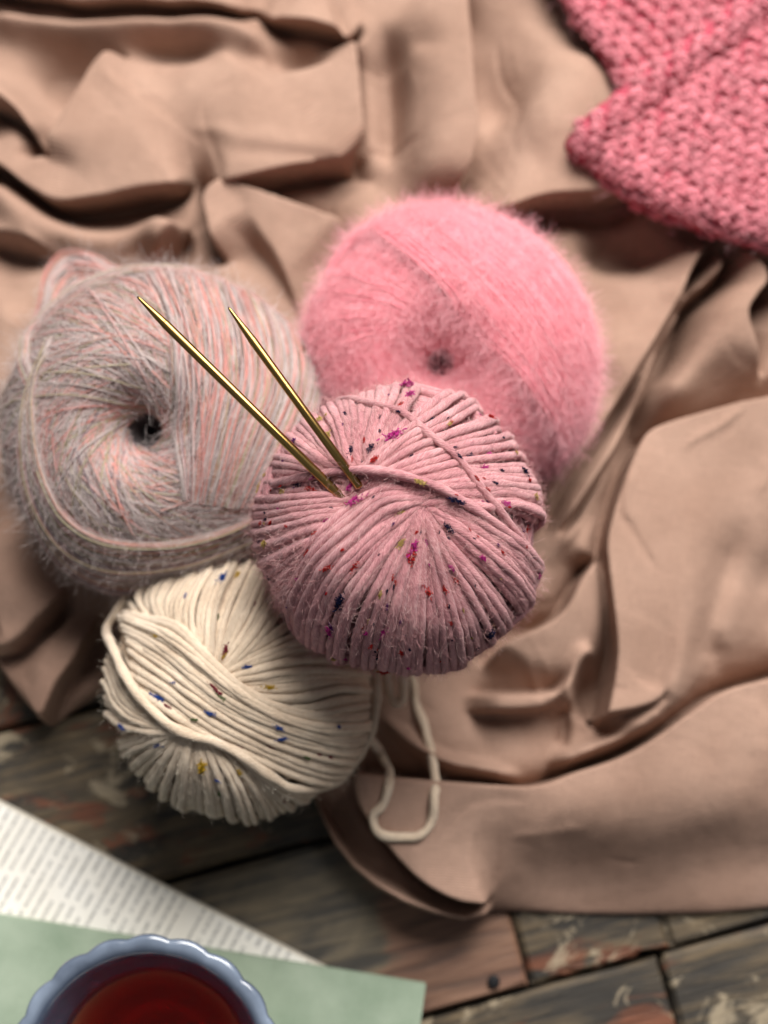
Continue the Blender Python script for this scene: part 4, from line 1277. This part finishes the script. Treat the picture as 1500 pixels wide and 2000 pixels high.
def cup_mesh():
    hz = zr - zg
    seg = 256
    nf = 20
    a = np.linspace(0, 2 * np.pi, seg, endpoint=False) + 0.12
    sc = np.abs(np.cos(a * nf / 2)) ** 0.9          # rounded petals with narrow notches
    # profile: (radius, z, how far the petals reach)
    prof = [(0.0, 0.0008, 0), (0.020, 0.0006, 0), (0.0225, 0.0, 0.0), (0.025, 0.001, 0.0), (0.0262, 0.004, 0.2), (0.0300, 0.014, 0.6), (0.0345, 0.028, 0.9), (0.0385, 0.043, 1), (0.0405, hz - 0.006, 1),
            (0.0416, hz - 0.0030, 1), (0.0420, hz - 0.0014, 1), (0.0416, hz - 0.0004, 0.95), (0.0406, hz, 0.75), (0.0394, hz - 0.0002, 0.5), (0.0380, hz - 0.0008, 0.28), (0.0366, hz - 0.0024, 0.1), (0.0352, hz - 0.006, 0.0), (0.0326, hz - 0.012, 0.0), (0.0303, hz - 0.0185, 0.0),
            (0.0270, 0.028, 0), (0.0225, 0.014, 0), (0.017, 0.006, 0), (0.010, 0.0045, 0), (0.0, 0.0042, 0)]
    V = []
    for r, z, k in prof:
        R = r * 1.05 + k * (0.0013 * (sc - 0.15))
        V.append(np.stack([R * np.cos(a), R * np.sin(a), np.full(seg, z)], -1))
    return make_mesh("bowl", np.array(V).reshape(-1, 3), grid_faces(len(prof), seg, True))
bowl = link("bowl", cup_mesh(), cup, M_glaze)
def tea():
    m = bpy.data.materials.new("black_tea"); m.use_nodes = True
    nt = m.node_tree; b = nt.nodes["Principled BSDF"]
    b.inputs['Base Color'].default_value = (1, 1, 1, 1)
    b.inputs['Roughness'].default_value = 0.02
    b.inputs['IOR'].default_value = 1.33
    b.inputs['Transmission Weight'].default_value = 1.0
    va = N(nt, "ShaderNodeVolumeAbsorption")
    va.inputs['Color'].default_value = (0.88, 0.22, 0.02, 1)
    va.inputs['Density'].default_value = 85.0
    nt.links.new(va.outputs[0], nt.nodes["Material Output"].inputs['Volume'])
    return m
zt = zr - zg - 0.0165
tea_prof = [(0.0, zt), (0.027, zt), (0.0298, zt + 0.0001), (0.03115, zt + 0.0006), (0.0312, zt - 0.0004), (0.0305, zr - zg - 0.0187)]
ro = np.interp
inner = [(0.0270, 0.028), (0.0225, 0.014), (0.017, 0.006), (0.010, 0.0045)]
tea_prof += [(r + 0.0002, z - 0.0002) for r, z in inner] + [(0.0, 0.0042)]
tea_prof = [(r * 1.05, z) for r, z in tea_prof]
tea_o = lathe("tea", tea_prof[::-1], cup, tea(), 96)

# ------------------------------------------------------------------ knitted pink sweater, folded, upper corner
M_knit = yarn_material("pink_knit_yarn", (0.58, 0.105, 0.15), (0.85, 0.245, 0.305), (0.93, 0.41, 0.46))
M_kfz = fibre_material("pink_knit_fibre", [(0.0, (0.7, 0.22, 0.28)), (1.0, (0.92, 0.55, 0.58))])
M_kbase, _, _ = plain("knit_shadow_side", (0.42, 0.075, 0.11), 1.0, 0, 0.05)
swt = empty("knitted_sweater", P(1400., 200., 0.02), "folded bright pink knitted sweater lying on the cloth", "sweater")
S_ORG = np.array(swt.location)
kd1 = norm(np.array([0.93, 0.37])); kd2 = np.array([0.76, -0.65])   # course and wale direction (picture)
def stitch_mesh(seed):
    r = np.random.default_rng(seed)
    V, F, UV = [], [], []
    def t(pts, rad, sides=6):
        nonlocal V, F
        pts = resample(np.array(pts, float), 8)
        tan = norm(np.gradient(pts, axis=0)); up = np.array([0, 0, 1.0])
        nn = norm(up - (tan @ up)[:, None] * tan); bb = np.cross(tan, nn)
        a = np.linspace(0, 2 * np.pi, sides, endpoint=False)
        prof = rad * (0.62 + 0.38 * np.sin(np.linspace(0.12, np.pi - 0.12, 8)) ** 0.6)
        v = pts[:, None] + prof[:, None, None] * (np.cos(a)[None, :, None] * nn[:, None] + np.sin(a)[None, :, None] * bb[:, None])
        b0 = sum(len(x) for x in V)
        V.append(v.reshape(-1, 3)); f = grid_faces(8, sides, True); F.append(f + b0)
        uu_ = np.arange(8)[:, None] * 0.1 + r.uniform(0, 5); 
        uvv = np.stack([np.broadcast_to(uu_, (8, sides)), np.broadcast_to(np.arange(sides)[None] / sides, (8, sides))], -1).reshape(-1, 2)
        UV.append(uvv[f].reshape(-1, 2))
    j = lambda: r.normal() * 0.05
    # slanting bar of the slipped stitch and two turned grains of the course
    t([(-0.55 + j(), -0.75 + j(), -0.15), (-0.32 + j(), -0.2, 0.22), (-0.05 + j(), 0.35, 0.22), (0.12 + j(), 0.85 + j(), -0.15)], 0.20)
    t([(-0.22 + j(), -0.42 + j(), -0.2), (0.12, -0.36 + j(), 0.14), (0.45, -0.50 + j(), 0.12), (0.78 + j(), -0.70, -0.2)], 0.21)
    t([(0.00 + j(), 0.20 + j(), -0.2), (0.32, 0.20 + j(), 0.16), (0.62, 0.06 + j(), 0.12), (0.90 + j(), -0.12, -0.2)], 0.21)
    t([(-0.60 + j(), 0.30 + j(), -0.25), (-0.36, 0.42 + j(), 0.04), (-0.12 + j(), 0.62, -0.2)], 0.17)
    return make_mesh("stitch", np.vstack(V), np.vstack(F), True, np.vstack(UV))
STITCH = [stitch_mesh(50 + i) for i in range(6)]
for s_ in STITCH:
    s_.materials.append(M_knit)

def inside(poly, u, v):
    poly = np.asarray(poly, float); r = np.zeros(np.shape(u), bool)
    j = len(poly) - 1
    for i in range(len(poly)):
        xi, yi = poly[i]; xj, yj = poly[j]
        c = ((yi > v) != (yj > v)) & (u < (xj - xi) * (v - yi) / (yj - yi + 1e-9) + xi)
        r ^= c; j = i
    return r

def knit_panel(name, poly, zfun, d1, d2, pitch, frame_pad, label=None):
    """a knitted sheet over the outline poly (picture pixels), height zfun; base sheet + stitches"""
    poly = np.asarray(poly, float)
    lo, hi = poly.min(0), poly.max(0)
    step = 5.0
    us = np.arange(lo[0], hi[0] + step, step); vs = np.arange(lo[1], hi[1] + step, step)
    U, V = np.meshgrid(us, vs)
    ins = inside(poly, U, V)
    X = P(U, V, zfun(U, V) - 0.0016)
    idx = np.arange(U.size).reshape(U.shape)
    f = grid_faces(*U.shape)[:, ::-1]
    ok = ins.ravel()[f].all(1)
    used = np.unique(f[ok]); re = np.full(U.size, -1); re[used] = np.arange(len(used))
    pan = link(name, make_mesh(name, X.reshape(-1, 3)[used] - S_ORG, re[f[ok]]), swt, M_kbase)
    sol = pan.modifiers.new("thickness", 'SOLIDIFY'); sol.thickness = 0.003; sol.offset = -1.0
    if label:
        pan["label"] = label
    ctr = poly.mean(0)
    extra_v, extra_f = [], []
    nb_ = 0
    roots = []
    R = 60
    for i in range(-R, R):
        for j in range(-R, R):
            p = ctr + d1 * (i + 0.5 * (j % 2)) * pitch[0] + d2 * j * pitch[1] + rng.normal(size=2) * 2.4
            if not (lo[0] < p[0] < hi[0] and lo[1] < p[1] < hi[1]):
                continue
            if not inside(poly, np.array([p[0]]), np.array([p[1]]))[0]:
                continue
            h = 6.0
            q = lambda a, b: P(np.float64(a), np.float64(b), float(zfun(np.array([a]), np.array([b]))[0]))
            c = q(p[0], p[1])
            ex = norm(q(p[0] + d1[0] * h, p[1] + d1[1] * h) - c); ey = q(p[0] + d2[0] * h, p[1] + d2[1] * h) - c
            nz_ = norm(np.cross(ex, ey))
            if nz_[2] < 0: nz_ = -nz_
            ey = norm(np.cross(nz_, ex))
            sx = pitch[0] / 5250 * 0.72; sy = pitch[1] / 5250 * 0.66
            an = rng.normal() * 0.2
            ex2 = ex * math.cos(an) + ey * math.sin(an); ey2 = np.cross(nz_, ex2)
            M = Matrix(((ex2[0], ey2[0], nz_[0], 0), (ex2[1], ey2[1], nz_[1], 0), (ex2[2], ey2[2], nz_[2], 0), (0, 0, 0, 1)))
            k = rng.uniform(0.86, 1.16)
            M = Matrix.Translation(Vector(c - S_ORG)) @ M @ Matrix.Diagonal((sx * k, sy * k, sy * 1.0, 1))
            me = STITCH[rng.integers(len(STITCH))]
            roots.append((c, nz_))
            if -20 < p[1] and p[0] < 1520:
                o = bpy.data.objects.new("stitch", me); COL.objects.link(o); o.parent = pan; o.matrix_local = M
            else:
                co = np.empty(len(me.vertices) * 3, np.float32); me.vertices.foreach_get("co", co)
                co = co.reshape(-1, 3); A = np.array(M)
                extra_v.append(co @ A[:3, :3].T + A[:3, 3])
                fi = np.empty(len(me.polygons) * 4, np.int32); me.loops.foreach_get("vertex_index", fi)
                extra_f.append(fi.reshape(-1, 4) + nb_); nb_ += len(co)
    if extra_v:
        o = link("stitches", make_mesh("stitches", np.vstack(extra_v), np.vstack(extra_f)), pan, M_knit)
        o["kind"] = "stuff"
    rt = np.array([r[0] for r in roots]); nn = np.array([r[1] for r in roots])
    i = rng.integers(0, len(rt), 2600)
    rr_ = rt[i] + rng.normal(size=(2600, 3)) * 0.0022; rr_[:, 2] = rt[i][:, 2] + 0.0005
    hair("fuzz", fibres(rr_, nn[i], 7, 0.006, 0.8, 0.35), 0.000028, pan, M_kfz, S_ORG)
    return pan

body = [(1102, 272), (1098, 298), (1120, 326), (1175, 366), (1230, 404), (1290, 434), (1345, 452), (1420, 476), (1500, 502), (1640, 540), (1800, 560), (1800, -260), (1700, -260), (1452, -20), (1395, 30), (1300, 98), (1190, 185), (1130, 236)]
edge_low = [(1098, 298), (1120, 326), (1175, 366), (1230, 404), (1290, 434), (1345, 452), (1420, 476), (1500, 502), (1640, 540), (1800, 560)]
edge_up = [(1102, 272), (1130, 236), (1190, 185), (1300, 98), (1395, 30), (1452, -20), (1700, -260)]
def z_body(U, V):
    d1, *_ = poly_dist(edge_low, U, V); d2, *_ = poly_dist(edge_up, U, V)
    a = np.abs(d1); b = np.abs(d2)
    z = 0.046 + 0.004 * smooth((U - 1100) / 300)
    z = z - 0.020 * (1 - np.sqrt(1 - (1 - np.clip(a / 75, 0, 1)) ** 2))
    z = z - 0.008 * (1 - np.sqrt(1 - (1 - np.clip(b / 20, 0, 1)) ** 2))
    z = z + 0.0020 * np.exp(-((b - 30) / 22) ** 2) - 0.0026 * np.exp(-((b - 74) / 16) ** 2)
    return z
knit_panel("front_panel", body, z_body, kd1, kd2, (35.0, 26.5), 20)
flap = [(1086, -6), (1110, 34), (1140, 74), (1165, 112), (1190, 152), (1205, 190), (1300, 130), (1395, 60), (1470, -10), (1700, -230), (1560, -330), (900, -330)]
fl_edge = [(900, -330), (1086, -6), (1110, 34), (1140, 74), (1165, 112), (1190, 152), (1205, 190)]
def z_flap(U, V):
    d1, *_ = poly_dist(fl_edge, U, V); a = np.abs(d1)
    return 0.038 - 0.012 * (1 - np.sqrt(1 - (1 - np.clip(a / 40, 0, 1)) ** 2))
knit_panel("turned_back_panel", flap, z_flap, norm(np.array([0.75, 0.66])), np.array([0.76, -0.65]), (37.0, 28.0), 20)

print("OBJS", len(bpy.data.objects))
